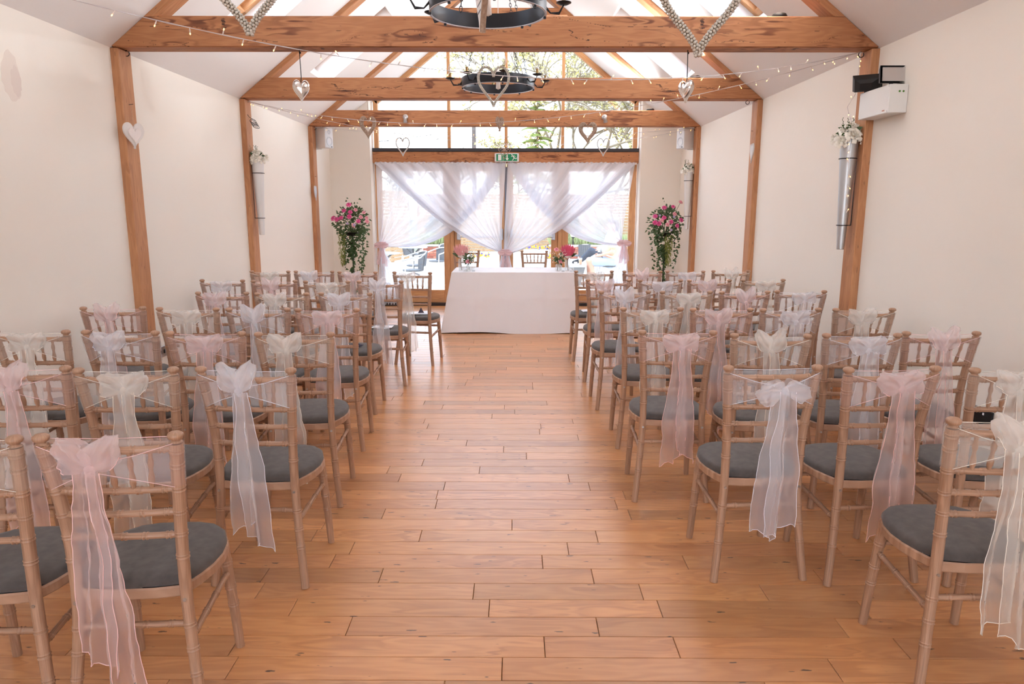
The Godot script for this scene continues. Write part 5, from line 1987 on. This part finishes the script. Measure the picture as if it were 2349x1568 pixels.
# smooth body from tapered bones [a, b, ra, rb], meshed as surface nets
func flesh(bones: Array, cell: float, soft: float, grow := 0.0) -> MB:
	var lo := Vector3(1e9, 1e9, 1e9)
	var hi := -lo
	for q in bones:
		var r: float = maxf(q[2], q[3]) + grow + cell * 3.0
		for p in [q[0], q[1]]:
			lo = lo.min(p - Vector3.ONE * r)
			hi = hi.max(p + Vector3.ONE * r)
	var N := Vector3i(((hi - lo) / cell).ceil()) + Vector3i.ONE
	var F := PackedFloat32Array()
	F.resize(N.x * N.y * N.z)
	F.fill(1.0)
	for q in bones:
		var a: Vector3 = q[0]
		var ab: Vector3 = q[1] - a
		var l2 := maxf(ab.length_squared(), 1e-9)
		var reach: float = maxf(q[2], q[3]) + grow + cell * 2.5 + soft
		var b0 := Vector3i(((a.min(q[1]) - Vector3.ONE * reach - lo) / cell).floor()).clamp(Vector3i.ZERO, N - Vector3i.ONE)
		var b1 := Vector3i(((a.max(q[1]) + Vector3.ONE * reach - lo) / cell).ceil()).clamp(Vector3i.ZERO, N - Vector3i.ONE)
		for z in range(b0.z, b1.z + 1):
			for y in range(b0.y, b1.y + 1):
				var row := (z * N.y + y) * N.x
				for x in range(b0.x, b1.x + 1):
					var p := lo + Vector3(x, y, z) * cell - a
					var t := clampf(p.dot(ab) / l2, 0.0, 1.0)
					var d: float = (p - ab * t).length() - lerpf(q[2], q[3], t) - grow
					var o := F[row + x]
					var h := maxf(soft - absf(o - d), 0.0) / soft
					F[row + x] = minf(o, d) - h * h * soft * 0.25
	var b := MB.new()
	var at := {}
	for z in N.z - 1:
		for y in N.y - 1:
			for x in N.x - 1:
				var i0 := (z * N.y + y) * N.x + x
				var s := 0
				var acc := Vector3.ZERO
				var cnt := 0
				var vals := [F[i0], F[i0 + 1], F[i0 + N.x], F[i0 + N.x + 1], F[i0 + N.x * N.y], F[i0 + N.x * N.y + 1], F[i0 + N.x * N.y + N.x], F[i0 + N.x * N.y + N.x + 1]]
				for k in 8:
					if vals[k] < 0.0:
						s += 1
				if s == 0 or s == 8:
					continue
				for e in [[0, 1], [2, 3], [4, 5], [6, 7], [0, 2], [1, 3], [4, 6], [5, 7], [0, 4], [1, 5], [2, 6], [3, 7]]:
					var va: float = vals[e[0]]
					var vb: float = vals[e[1]]
					if (va < 0.0) != (vb < 0.0):
						var f := va / (va - vb)
						var pa := Vector3(e[0] & 1, (e[0] >> 1) & 1, e[0] >> 2)
						var pb := Vector3(e[1] & 1, (e[1] >> 1) & 1, e[1] >> 2)
						acc += pa.lerp(pb, f)
						cnt += 1
				var g := Vector3(vals[1] + vals[3] + vals[5] + vals[7] - vals[0] - vals[2] - vals[4] - vals[6], vals[2] + vals[3] + vals[6] + vals[7] - vals[0] - vals[1] - vals[4] - vals[5], vals[4] + vals[5] + vals[6] + vals[7] - vals[0] - vals[1] - vals[2] - vals[3])
				at[i0] = b.vert(lo + (Vector3(x, y, z) + acc / cnt) * cell, g.normalized())
	var st := [1, N.x, N.x * N.y]
	for i0 in at:
		for ax in 3:
			var o1: int = st[(ax + 1) % 3]
			var o2: int = st[(ax + 2) % 3]
			if (F[i0] < 0.0) != (F[i0 + st[ax]] < 0.0) and at.has(i0 - o1) and at.has(i0 - o2) and at.has(i0 - o1 - o2):
				b.quad(at[i0], at[i0 - o1], at[i0 - o1 - o2], at[i0 - o2])
	return b

func bistro_chair(at: Vector3, turn: float, label: String) -> void:
	if not M.has("weave"):
		M.weave = mat(rgb(104, 104, 106), 0.7)
		M.alu = mat(rgb(214, 214, 212), 0.4, 0.2)
	var t := thing("bistro_chair", label, "chair", at, turn, "woven bistro chairs on the patio")
	var b := MB.new()
	for s: float in [-1.0, 1.0]:
		b.tube([Vector3(0.21 * s, 0.0, -0.22), Vector3(0.215 * s, 0.3, -0.2), Vector3(0.225 * s, 0.6, -0.19)], [0.012, 0.012, 0.012], 7)
		b.tube([Vector3(0.2 * s, 0.0, 0.24), Vector3(0.18 * s, 0.42, 0.16)], [0.012, 0.012], 7)
	var path := []
	var rad := []
	for k in 17:
		var a := PI * k / 16.0
		path.append(Vector3(-cos(a) * 0.255 * (1.0 if k > 0 and k < 16 else 0.9), 0.6 + 0.13 * sin(a), -0.19 + 0.42 * pow(sin(a), 0.8))); rad.append(0.014)
	b.tube(path, rad, 8)
	part("tube_frame", b, M.alu, t)
	b = MB.new()
	b.lathe([Vector2(0, 0.415), Vector2(0.19, 0.415), Vector2(0.21, 0.43), Vector2(0.2, 0.445), Vector2(0, 0.44)], 20)
	part("seat", b, M.weave, t)
	var rows := []
	for r in 8:
		var v := r / 7.0
		var row := []
		for k in 13:
			var u := k / 6.0 - 1.0
			row.append(Vector3(u * 0.19 * (0.85 + 0.15 * v), 0.42 + 0.31 * v, 0.20 - 0.07 * u * u + 0.04 * v))
		rows.append(row)
	b = MB.new()
	b.grid(rows)
	part("backrest", b, M.weave, t)
	for k in range(0, 13, 2):
		b = MB.new()
		var pp := []
		var rr := []
		for r in 8:
			pp.append(rows[r][k] + Vector3(0, 0, 0.003)); rr.append(0.005)
		b.tube(pp, rr, 5)
		part("cane", b, M.weave, t)

func bistro_table(at: Vector3, label: String) -> void:
	var t := thing("bistro_table", label, "table", at, 0, "round cafe tables on the patio")
	var b := MB.new()
	b.lathe([Vector2(0, 0.70), Vector2(0.34, 0.70), Vector2(0.35, 0.712), Vector2(0.34, 0.725), Vector2(0, 0.725)], 28)
	part("top", b, mat(rgb(190, 192, 192), 0.4, 0.2), t)
	b = MB.new()
	b.tube([Vector3(0, 0.08, 0), Vector3(0, 0.7, 0)], [0.025, 0.025], 8)
	part("column", b, M.weave, t)
	for k in 4:
		b = MB.new()
		var d := Vector3(cos(TAU * k / 4 + 0.6), 0, sin(TAU * k / 4 + 0.6))
		b.tube([Vector3(0, 0.1, 0), d * 0.15 + Vector3(0, 0.06, 0), d * 0.28], [0.018, 0.016, 0.012], 6)
		part("foot", b, M.weave, t)
		b = MB.new()
		b.tube([Vector3(0, 0.5, 0), d * 0.1 + Vector3(0, 0.6, 0), d * 0.25 + Vector3(0, 0.7, 0)], [0.012, 0.012, 0.012], 6)
		part("brace", b, M.weave, t)

func grow(b: MB, tw: MB, p: Vector3, d: Vector3, len: float, r: float, depth: int, g: RandomNumberGenerator, droop: float, wild: float) -> void:
	var path := [p]
	var rad := [r]
	var q := p
	var dd := d
	for k in 3:
		dd = (dd + Vector3(g.randf_range(-wild, wild), g.randf_range(-wild, wild) * 0.6 - droop, g.randf_range(-wild, wild))).normalized()
		q += dd * len / 3.0
		path.append(q); rad.append(r * (1.0 - 0.16 * (k + 1)))
	b.tube(path, rad, 5 if depth > 2 else 4, false)
	if depth <= 0:
		for k in 3:
			var c: Vector3 = path[1 + k % 3]
			tw.leaf(c, Vector3(g.randf_range(-1, 1), g.randf_range(-0.8, 0.6), g.randf_range(-1, 1)).normalized(), Vector3(0, 0.3, 1), g.randf_range(0.12, 0.22), g.randf_range(0.05, 0.09), 0.2)
		return
	var n := 3 if depth > 1 else 4
	for k in n:
		var nd := (dd + Vector3(g.randf_range(-1, 1), g.randf_range(-0.35, 0.7), g.randf_range(-1, 1)) * 0.75).normalized()
		var from: Vector3 = path[3] if k < 2 else path[2]
		grow(b, tw, from, nd, len * g.randf_range(0.62, 0.85), r * 0.70, depth - 1, g, droop * 1.2, wild)

func tree(at: Vector3, hgt: float, seed_: int, label: String, lf: Material, bark: Material, droop: float, wild: float, depth := 5) -> void:
	var t := thing("garden_tree", label, "tree", at, 0, "trees beyond the fence")
	var g := RandomNumberGenerator.new()
	g.seed = seed_
	var b := MB.new()
	var tw := MB.new()
	grow(b, tw, Vector3.ZERO, Vector3.UP, hgt * 0.30, hgt * 0.011, depth, g, droop, wild)
	part("branches", b, bark, t)
	part("young_leaves", tw, lf, t).set_meta("kind", "stuff")

func build_outdoors() -> void:
	var stone := mat(rgb(206, 198, 188), 0.85)
	var gnd := structure("ground")
	var b := MB.new()
	b.box(Vector3(0, PY - 0.13, -60), Vector3(160, 0.1, 97.6))
	part("earth", b, mat(rgb(128, 124, 104), 0.95), gnd)
	b = MB.new()
	b.box(Vector3(0, -0.25, 40), Vector3(160, 0.1, 74))
	part("forecourt", b, mat(rgb(176, 170, 160), 0.95), gnd)
	var pat := structure("patio")
	b = MB.new()
	b.box(Vector3(-0.4, PY - 0.07, -19.4), Vector3(11.4, 0.06, 16.3))
	part("bed", b, mat(rgb(168, 160, 150), 0.9), pat)
	rng.seed = 12
	for zi in 26:
		for xi in 10:
			var z := -11.6 - zi * 0.62
			var half := 0.4 * -z
			var x := -4.6 + xi * 0.92 + (0.46 if zi % 2 else 0.0)
			if absf(x + 0.1) > half:
				continue
			b = MB.new()
			b.box(Vector3(x, PY - 0.02, z), Vector3(0.908, 0.04, 0.608), 0.004)
			part("slab", b, stone, pat)
	# slatted screen of softwood boards
	var slat := mat(rgb(204, 168, 128), 0.8)
	slat.albedo_texture = noise_tex(0.02, 66, 3, [rgb(196, 186, 176), Color.WHITE])
	slat.uv1_triplanar = true; slat.uv1_scale = Vector3(0.7, 4, 0.7)
	var runs := [[Vector3(-3.6, PY, -26.8), Vector3(1.3, PY, -27.0), "slatted timber fence screen along the back of the patio"], [Vector3(-4.6, PY, -18.6), Vector3(-3.4, PY, -23.0), "slatted timber fence screen angled behind the cafe tables"], [Vector3(1.3, PY, -27.0), Vector3(6.0, PY, -26.4), "slatted timber fence screen behind the shrubs and globe lamp"]]
	for q in runs:
		var a: Vector3 = q[0]
		var c: Vector3 = q[1]
		var L := a.distance_to(c)
		var d := (c - a) / L
		var t := thing("slat_fence", q[2], "fence", a, atan2(-d.z, d.x), "slatted timber screens")
		for k in 20:
			b = MB.new()
			b.box(Vector3(L * 0.5, 0.09 + k * 0.106, rng.randf_range(-0.003, 0.003)), Vector3(L, 0.09, 0.022), 0.004)
			part("slat", b, slat, t)
		for k in int(L / 1.7) + 1:
			b = MB.new()
			b.box(Vector3(k * 1.7, 1.08, -0.05), Vector3(0.09, 2.16, 0.08), 0.006)
			part("post", b, slat, t)
	# low brick walls with pale coping, planting behind
	var bm := [mat(rgb(176, 104, 84), 0.9), mat(rgb(192, 124, 100), 0.9), mat(rgb(156, 92, 76), 0.9)]
	var brick := MB.new()
	brick.box(Vector3.ZERO, Vector3(0.215, 0.065, 0.1), 0.003)
	var bmesh := brick.mesh()
	for q in [[-3.15, -1.95, -23.6, "low red brick planter wall behind the cafe chairs"], [1.15, 5.2, -23.6, "low red brick planter wall behind the globe lamp and seated people"]]:
		var t := thing("brick_planter_wall", q[3], "wall", Vector3(q[0], PY, q[2]), 0, "low brick planter walls")
		var L: float = q[1] - q[0]
		var core := MB.new()
		core.box(Vector3(L * 0.5, 0.2, -0.02), Vector3(L, 0.40, 0.085))
		part("mortar", core, mat(rgb(190, 182, 172), 0.95), t)
		for r in 5:
			for k in int(L / 0.225):
				var o := part("brick", bmesh, bm[rng.randi() % 3], t)
				o.position = Vector3(0.115 + k * 0.225 + (0.11 if r % 2 else 0.0), 0.045 + r * 0.076, 0)
		core = MB.new()
		core.box(Vector3(L * 0.5, 0.43, 0), Vector3(L + 0.06, 0.05, 0.17), 0.006)
		part("coping", core, mat(rgb(226, 220, 212), 0.8), t)
		core = MB.new()
		core.box(Vector3(q[0] + L * 0.5, PY + 0.2, q[2] - 0.97), Vector3(L, 0.38, 1.72))
		solo("planting_bed", core, mat(rgb(104, 78, 58), 1.0), "raised bed of dark soil behind the %s brick wall" % ("cafe side" if q[0] < 0 else "globe lamp side"), "flower bed")
		var gm := MB.new()
		for k in 900:
			var p := Vector3(rng.randf_range(0.05, L - 0.05), 0.4, -rng.randf_range(0.3, 0.7))
			gm.leaf(p, Vector3(rng.randf_range(-0.5, 0.5), 1, rng.randf_range(-0.4, 0.5)).normalized(), Vector3(0, 0, 1), rng.randf_range(0.25, 0.5), 0.02, 0.3)
		var gr := thing("ornamental_grass", "pale green ornamental grass growing behind the %s" % ("cafe side brick wall" if q[0] < 0 else "globe lamp side brick wall"), "grass", Vector3(q[0], PY, q[2]))
		part("blades", gm, mat(rgb(150, 160, 108), 0.8), gr).set_meta("kind", "stuff")
		for k in (3 if q[0] > 0 else 1):
			var cx := L * (0.5 if q[0] < 0 else 0.16 + 0.34 * k)
			var sh := MB.new()
			var tw := MB.new()
			for j in 420:
				var d := Vector3(rng.randf_range(-1, 1), rng.randf_range(-0.6, 1), rng.randf_range(-1, 1)).normalized()
				sh.leaf(d * Vector3(0.5, 0.45, 0.4) * rng.randf_range(0.6, 1.0) + Vector3(0, 0.55, 0), (d + Vector3(0, 0.4, 0)).normalized(), Vector3(0, 0.4, 1), 0.11, 0.06, 0.2)
			for j in 6:
				var a := TAU * j / 6
				tw.tube([Vector3.ZERO, Vector3(cos(a) * 0.15, 0.35, sin(a) * 0.15), Vector3(cos(a) * 0.35, 0.8, sin(a) * 0.3)], [0.015, 0.01, 0.005], 5)
			var so := thing("garden_shrub", ["dark leafy shrub beside the patio screen, %s wall, first", "pale flowering shrub behind the %s wall, middle", "leafy shrub at the far end of the %s wall"][k] % ("cafe side brick" if q[0] < 0 else "globe lamp side brick"), "shrub", Vector3(q[0] + cx, PY + 0.4, q[2] - 1.1), 0, "shrubs behind the brick walls")
			part("leaves", sh, mat([rgb(82, 92, 72), rgb(176, 164, 116), rgb(110, 118, 84)][k], 0.7), so).set_meta("kind", "stuff")
			part("stems", tw, mat(rgb(96, 78, 60), 0.8), so)
	# globe lamp on a bollard
	var gl := thing("globe_lamp", "white globe garden lamp on a slim dark post by the brick wall", "lamp", Vector3(1.92, PY + 0.455, -23.58))
	b = MB.new()
	b.tube([Vector3.ZERO, Vector3(0, 0.24, 0)], [0.02, 0.016], 8)
	part("post", b, M.iron, gl)
	b = MB.new()
	b.lathe([Vector2(0, 0.22), Vector2(0.05, 0.23), Vector2(0.05, 0.26), Vector2(0, 0.26)], 12)
	part("collar", b, M.iron, gl)
	b = MB.new()
	b.ball(Vector3(0, 0.335, 0), 0.09, 16)
	part("globe", b, mat(rgb(246, 246, 244), 0.3), gl)
	# planters with yellow flowers
	for q in [[0.75, -24.0, "white trough of yellow flowers in front of the back fence", 0.9], [0.98, -19.5, "white trough of yellow flowers near the chair behind the table", 0.3], [-0.95, -20.0, "white trough of orange and blue flowers behind the pale protea", 0.5]]:
		var t := thing("flower_trough", q[2], "planter", Vector3(q[0], PY, q[1]), 0, "white flower troughs")
		b = MB.new()
		b.box(Vector3(0, 0.14, 0), Vector3(q[3], 0.28, 0.26), 0.01)
		part("trough", b, M.white, t)
		var y1 := MB.new()
		var y2 := MB.new()
		for k in 46:
			var p := Vector3(rng.randf_range(-0.48, 0.48) * q[3], 0.30 + rng.randf() * 0.1, rng.randf_range(-0.11, 0.13))
			(y1 if k % 4 else y2).ball(p, 0.028, 6)
		part("yellow_blooms", y1, mat(rgb(246, 190, 60), 0.7), t)
		part("blue_blooms", y2, mat(rgb(90, 90, 190), 0.7), t)
	# cafe furniture
	bistro_chair(Vector3(-1.80, PY, -16.6), 2.5, "woven bistro chair with its back to the doors, beside the round table")
	bistro_chair(Vector3(-1.72, PY, -18.4), 3.6, "woven bistro chair on the far side of the farther round table")
	bistro_chair(Vector3(-2.12, PY, -15.3), 2.2, "woven bistro chair pushed close to the nearer round table")
	bistro_chair(Vector3(-2.02, PY, -14.1), 1.9, "woven bistro chair closest to the doors beside the curtain")
	bistro_chair(Vector3(-2.75, PY, -19.0), -0.6, "woven bistro chair beyond the farther table by the angled fence")
	bistro_table(Vector3(-2.45, PY, -17.2), "round grey cafe table farther from the doors")
	bistro_table(Vector3(-2.75, PY, -14.9), "round grey cafe table closer to the doors")
	bistro_chair(Vector3(1.72, PY, -18.6), 0.5, "empty woven bistro chair in front of the globe lamp")
	bistro_chair(Vector3(2.02, PY, -15.3), -PI / 2, "woven bistro chair holding the person in peach shirt")
	bistro_chair(Vector3(2.16, PY, -16.7), -PI / 2, "woven bistro chair holding the person in dark trousers")
	# low rattan table with glass and cups
	var rt := thing("rattan_table", "low dark rattan table with tapering sides before the seated people", "table", Vector3(1.22, PY, -15.5))
	b = MB.new()
	b.box(Vector3(0, 0.42, 0), Vector3(0.62, 0.04, 0.62), 0.008)
	part("top", b, mat(rgb(186, 186, 184), 0.4), rt)
	var rows := []
	for r in 6:
		var v := r / 5.0
		var row := []
		for q in [[-1, -1], [1, -1], [1, 1], [-1, 1]]:
			row.append(Vector3(q[0] * lerpf(0.2, 0.29, v), 0.4 * v, q[1] * lerpf(0.2, 0.29, v)))
		rows.append(row)
	for k in 4:
		b = MB.new()
		for r in 5:
			var n0 := Vector3([0, 1, 0, -1][k], -0.15, [-1, 0, 1, 0][k]).normalized()
			b.flat([rows[r][k], rows[r][(k + 1) % 4], rows[r + 1][(k + 1) % 4], rows[r + 1][k]], n0)
		part("woven_side", b, mat(rgb(128, 126, 124), 0.8), rt)
	var bg := thing("beer_glass", "tall glass of amber beer on the rattan table", "glass", Vector3(1.42, PY + 0.441, -15.4))
	b = MB.new()
	b.lathe([Vector2(0, 0), Vector2(0.03, 0), Vector2(0.04, 0.15), Vector2(0.038, 0.15), Vector2(0.028, 0.006), Vector2(0, 0.006)], 16)
	part("glass", b, M.clear, bg)
	b = MB.new()
	b.lathe([Vector2(0, 0.008), Vector2(0.027, 0.008), Vector2(0.035, 0.11), Vector2(0, 0.11)], 14)
	part("beer", b, mat(rgb(226, 156, 66), 0.2), bg)
	b = MB.new()
	b.lathe([Vector2(0, 0.111), Vector2(0.0355, 0.111), Vector2(0.0365, 0.135), Vector2(0, 0.138)], 14)
	part("foam", b, mat(rgb(250, 246, 236), 0.9), bg)
	for q in [[1.2, -15.35, "white cup beside the beer on the rattan table"], [1.31, -15.3, "white cup before the beer on the rattan table"]]:
		b = MB.new()
		b.lathe([Vector2(0, 0), Vector2(0.025, 0), Vector2(0.04, 0.07), Vector2(0.037, 0.07), Vector2(0.022, 0.006), Vector2(0, 0.006)], 14, Transform3D(Basis.IDENTITY, Vector3(q[0], PY + 0.441, q[1])))
		solo("coffee_cup", b, M.paper, q[2], "cup", "cups on the rattan table")
	build_people()
	# trees and far things
	var bark := mat(rgb(150, 136, 114), 0.9)
	var lf := mat(rgb(204, 194, 128), 0.8)
	tree(Vector3(3.0, PY, -31), 10.5, 5, "tall pale tree with crooked twigs beyond the globe lamp", lf, bark, 0.02, 0.3, 6)
	tree(Vector3(5.4, PY, -31.5), 10.0, 9, "tall pale budding tree at the end of the screen fence", lf, bark, 0.03, 0.34, 6)
	tree(Vector3(4.4, PY, -36), 12.0, 14, "taller pale tree rising behind the other budding trees", lf, bark, 0.01, 0.28, 6)
	tree(Vector3(1.9, PY, -34), 11.0, 17, "slender pale tree rising directly behind the conifer top", lf, bark, 0.02, 0.33, 6)
	tree(Vector3(-1.0, PY, -36), 7.2, 21, "small bare yellowish tree beside the utility pole", lf, bark, 0.0, 0.36, 5)
	var cn := thing("conifer", "green conifer with tiered drooping branches behind the fence", "tree", Vector3(0.95, PY, -31))
	b = MB.new()
	b.tube([Vector3.ZERO, Vector3(0, 6.6, 0)], [0.11, 0.015], 7)
	part("trunk", b, bark, cn)
	b = MB.new()
	rng.seed = 77
	for k in 46:
		var f := k / 45.0
		var y := lerpf(2.0, 6.5, f)
		var a := k * 2.4
		var L := lerpf(1.7, 0.15, pow(f, 0.8)) * rng.randf_range(0.7, 1.15)
		var d := Vector3(cos(a), 0.0, sin(a))
		for j in 22:
			var s := (j + 1) / 22.0
			var p := Vector3(0, y, 0) + d * L * s + Vector3(0, -0.35 * L * s * s + 0.1 * s, 0)
			for w: float in [-1.0, 1.0]:
				b.leaf(p, (d * 0.5 + d.cross(Vector3.UP) * w + Vector3(0, -0.25, 0)).normalized(), Vector3(0, 1, 0.4), 0.26 * (1.1 - s * 0.6), 0.07, 0.3)
	part("needles", b, mat(rgb(132, 146, 72), 0.8), cn).set_meta("kind", "stuff")
	var up := thing("utility_pole", "dark wooden utility pole beyond the garden with two wires", "pole", Vector3(-2.35, PY, -42))
	b = MB.new()
	b.tube([Vector3.ZERO, Vector3(0, 6.4, 0)], [0.14, 0.12], 8)
	part("pole", b, mat(rgb(112, 102, 98), 0.9), up)
	for k in 2:
		b = MB.new()
		var pp := sagged(Vector3(0, 6.1 - k * 0.5, 0), Vector3(-30, 4.0 + k * 2.5, 6), 0.8, 24)
		var rr := []
		for j in pp.size():
			rr.append(0.012)
		b.tube(pp, rr, 4)
		part("wire", b, M.iron, up)
	rng.seed = 5
	for k in 7:
		var at := Vector3(-26.0 + k * 4.2, PY, -64 - 3 * (k % 2))
		tree(at, 6.4 + 1.2 * (k % 3), 40 + k, ["distant grey bare tree at the open end of the far hedgerow", "distant bare hedgerow tree"][mini(k, 1)] if k == 0 else "distant grey bare tree in the far hedgerow line", mat(rgb(150, 144, 126), 0.9) if k == 0 else M.hedge, bark if k == 0 else bark, 0.0, 0.4, 5)

func build_people() -> void:
	M.hedge = mat(rgb(150, 144, 126), 0.9)
	var skin := mat(rgb(226, 172, 146), 0.6)
	# seated in peach shirt and pale patterned shorts, bare legs, facing the rattan table
	var p := thing("person", "person in peach shirt and pale blue shorts seated outside, bare legs", "person", Vector3(2.04, PY, -15.3))
	var legs := []
	for s: float in [-1.0, 1.0]:
		legs.append([Vector3(0.0, 0.52, 0.09 * s), Vector3(-0.43, 0.54, 0.12 * s), 0.082, 0.062])
		legs.append([Vector3(-0.43, 0.54, 0.12 * s), Vector3(-0.37 + 0.05 * s, 0.10, 0.12 * s), 0.060, 0.040])
		legs.append([Vector3(-0.37 + 0.05 * s, 0.07, 0.12 * s), Vector3(-0.53 + 0.05 * s, 0.035, 0.13 * s), 0.042, 0.030])
	var torso := [[Vector3(0, 0.55, -0.06), Vector3(0, 0.55, 0.06), 0.13, 0.13], [Vector3(0.0, 0.6, 0), Vector3(0.09, 0.95, 0), 0.145, 0.15], [Vector3(0.09, 0.98, -0.13), Vector3(0.09, 0.98, 0.13), 0.085, 0.085]]
	var arms := []
	for s: float in [-1.0, 1.0]:
		arms.append([Vector3(0.09, 0.99, 0.17 * s), Vector3(0.02, 0.73, 0.23 * s), 0.056, 0.044])
		arms.append([Vector3(0.02, 0.73, 0.23 * s), Vector3(-0.24, 0.66, 0.16 * s), 0.042, 0.030])
		for f in 4:
			arms.append([Vector3(-0.24, 0.66 + 0.0 * f, 0.16 * s + (f - 1.5) * 0.018), Vector3(-0.34 + 0.01 * absf(f - 1.5), 0.64, 0.15 * s + (f - 1.5) * 0.022), 0.016, 0.009])
		arms.append([Vector3(-0.25, 0.67, 0.16 * s - 0.03 * s), Vector3(-0.30, 0.69, 0.16 * s - 0.06 * s), 0.013, 0.010])
	var head := [[Vector3(0.08, 1.05, 0), Vector3(0.06, 1.16, 0), 0.055, 0.052], [Vector3(0.065, 1.27, 0), Vector3(0.045, 1.23, 0), 0.092, 0.078], [Vector3(-0.03, 1.245, 0), Vector3(-0.045, 1.235, 0), 0.018, 0.016]]
	part("body", flesh(legs + torso + arms + head, 0.017, 0.03), skin, p)
	part("shirt", flesh(torso + [[Vector3(0.09, 0.99, 0.17), Vector3(0.05, 0.85, 0.21), 0.058, 0.056], [Vector3(0.09, 0.99, -0.17), Vector3(0.05, 0.85, -0.21), 0.058, 0.056]], 0.02, 0.05, 0.018), mat(rgb(238, 190, 158), 0.85), p)
	part("shorts", flesh([[Vector3(0, 0.53, -0.06), Vector3(0, 0.53, 0.06), 0.13, 0.13], [legs[0][0], Vector3(-0.32, 0.535, -0.115), 0.09, 0.088], [legs[3][0], Vector3(-0.32, 0.535, 0.115), 0.09, 0.088]], 0.02, 0.04, 0.024), mat(rgb(178, 192, 208), 0.85), p)
	part("hair", flesh([[Vector3(0.095, 1.30, 0), Vector3(0.05, 1.335, 0), 0.085, 0.07], [Vector3(0.11, 1.22, 0), Vector3(0.10, 1.28, 0), 0.07, 0.08]], 0.017, 0.03), mat(rgb(110, 84, 62), 0.8), p)
	# second person: pale shirt, dark trousers, one leg crossed, black shoe
	var d := thing("person", "person in pale blue shirt and dark trousers seated outside, leg crossed", "person", Vector3(2.18, PY, -16.7))
	var tr := [[Vector3(0, 0.53, -0.06), Vector3(0, 0.53, 0.06), 0.125, 0.125], [Vector3(0, 0.54, 0.09), Vector3(-0.40, 0.66, 0.06), 0.088, 0.068], [Vector3(-0.40, 0.66, 0.06), Vector3(-0.62, 0.46, 0.02), 0.066, 0.048], [Vector3(0, 0.53, -0.09), Vector3(-0.43, 0.53, -0.08), 0.088, 0.068], [Vector3(-0.43, 0.53, -0.08), Vector3(-0.40, 0.10, -0.08), 0.066, 0.048]]
	var t2 := [[Vector3(0.0, 0.6, 0), Vector3(0.10, 0.97, 0), 0.15, 0.155], [Vector3(0.10, 1.0, -0.14), Vector3(0.10, 1.0, 0.14), 0.085, 0.085]]
	var a2 := []
	for s: float in [-1.0, 1.0]:
		a2.append([Vector3(0.10, 1.0, 0.18 * s), Vector3(0.02, 0.74, 0.24 * s), 0.058, 0.046])
		a2.append([Vector3(0.02, 0.74, 0.24 * s), Vector3(-0.22, 0.70, 0.12 * s), 0.044, 0.031])
	var hands := []
	for s: float in [-1.0, 1.0]:
		for f in 4:
			hands.append([Vector3(-0.22, 0.70, 0.12 * s + (f - 1.5) * 0.018), Vector3(-0.32 + 0.01 * absf(f - 1.5), 0.70 - 0.02, 0.11 * s + (f - 1.5) * 0.022), 0.016, 0.009])
		hands.append([Vector3(-0.23, 0.71, 0.09 * s), Vector3(-0.28, 0.725, 0.06 * s), 0.013, 0.010])
	var h2 := [[Vector3(0.09, 1.07, 0), Vector3(0.07, 1.18, 0), 0.058, 0.054], [Vector3(0.075, 1.29, 0), Vector3(0.055, 1.25, 0), 0.094, 0.08], [Vector3(-0.02, 1.265, 0), Vector3(-0.035, 1.255, 0), 0.018, 0.016]]
	part("body", flesh(tr + t2 + a2 + hands + h2, 0.018, 0.03, -0.006), skin, d)
	part("trousers", flesh(tr, 0.02, 0.04, 0.012), mat(rgb(74, 78, 88), 0.85), d)
	part("shirt", flesh(t2 + a2, 0.02, 0.04, 0.016), mat(rgb(206, 216, 230), 0.85), d)
	part("shoes", flesh([[Vector3(-0.64, 0.44, 0.02), Vector3(-0.80, 0.40, 0.02), 0.052, 0.040], [Vector3(-0.40, 0.06, -0.08), Vector3(-0.58, 0.04, -0.08), 0.052, 0.038]], 0.016, 0.02), M.black, d)
	part("hair", flesh([[Vector3(0.10, 1.32, 0), Vector3(0.06, 1.355, 0), 0.085, 0.07]], 0.018, 0.03), mat(rgb(84, 74, 68), 0.8), d)

func _ready() -> void:
	var cam := Camera3D.new()
	cam.name = "camera"
	cam.fov = 51.46
	cam.near = 0.05; cam.far = 400.0
	add_child(cam)
	cam.position = Vector3(0, 1.4963, 0)
	cam.basis = Basis.from_euler(Vector3(-0.186582, 0.003614, 0.0018135))
	cam.current = true
	var we := WorldEnvironment.new()
	we.name = "environment"
	var env := Environment.new()
	var sky := Sky.new()
	var sm := ProceduralSkyMaterial.new()
	sm.sky_top_color = Color(0.82, 0.90, 1.0)
	sm.sky_horizon_color = Color(0.97, 0.985, 1.0)
	sm.ground_bottom_color = Color(0.6, 0.58, 0.55)
	sm.ground_horizon_color = Color(0.8, 0.8, 0.78)
	sm.energy_multiplier = 1.0
	sky.sky_material = sm
	env.sky = sky
	env.background_mode = Environment.BG_SKY
	env.background_energy_multiplier = 4.0
	env.tonemap_mode = Environment.TONE_MAPPER_LINEAR
	env.tonemap_exposure = 2.7
	env.sdfgi_enabled = true; env.ssao_enabled = true; env.ssil_enabled = true
	we.environment = env
	add_child(we)
	rng.seed = 7
	make_materials()
	build_shell()
	build_gable()
	build_trusses()
	build_floor()
	build_chairs()
	build_curtains()
	build_table()
	build_table_flowers()
	build_stand(-2.27, -10.0, 0)
	build_stand(2.09, -10.0, 1)
	build_hearts()
	build_chandeliers()
	build_lights()
	build_wall_things()
	build_outdoors()
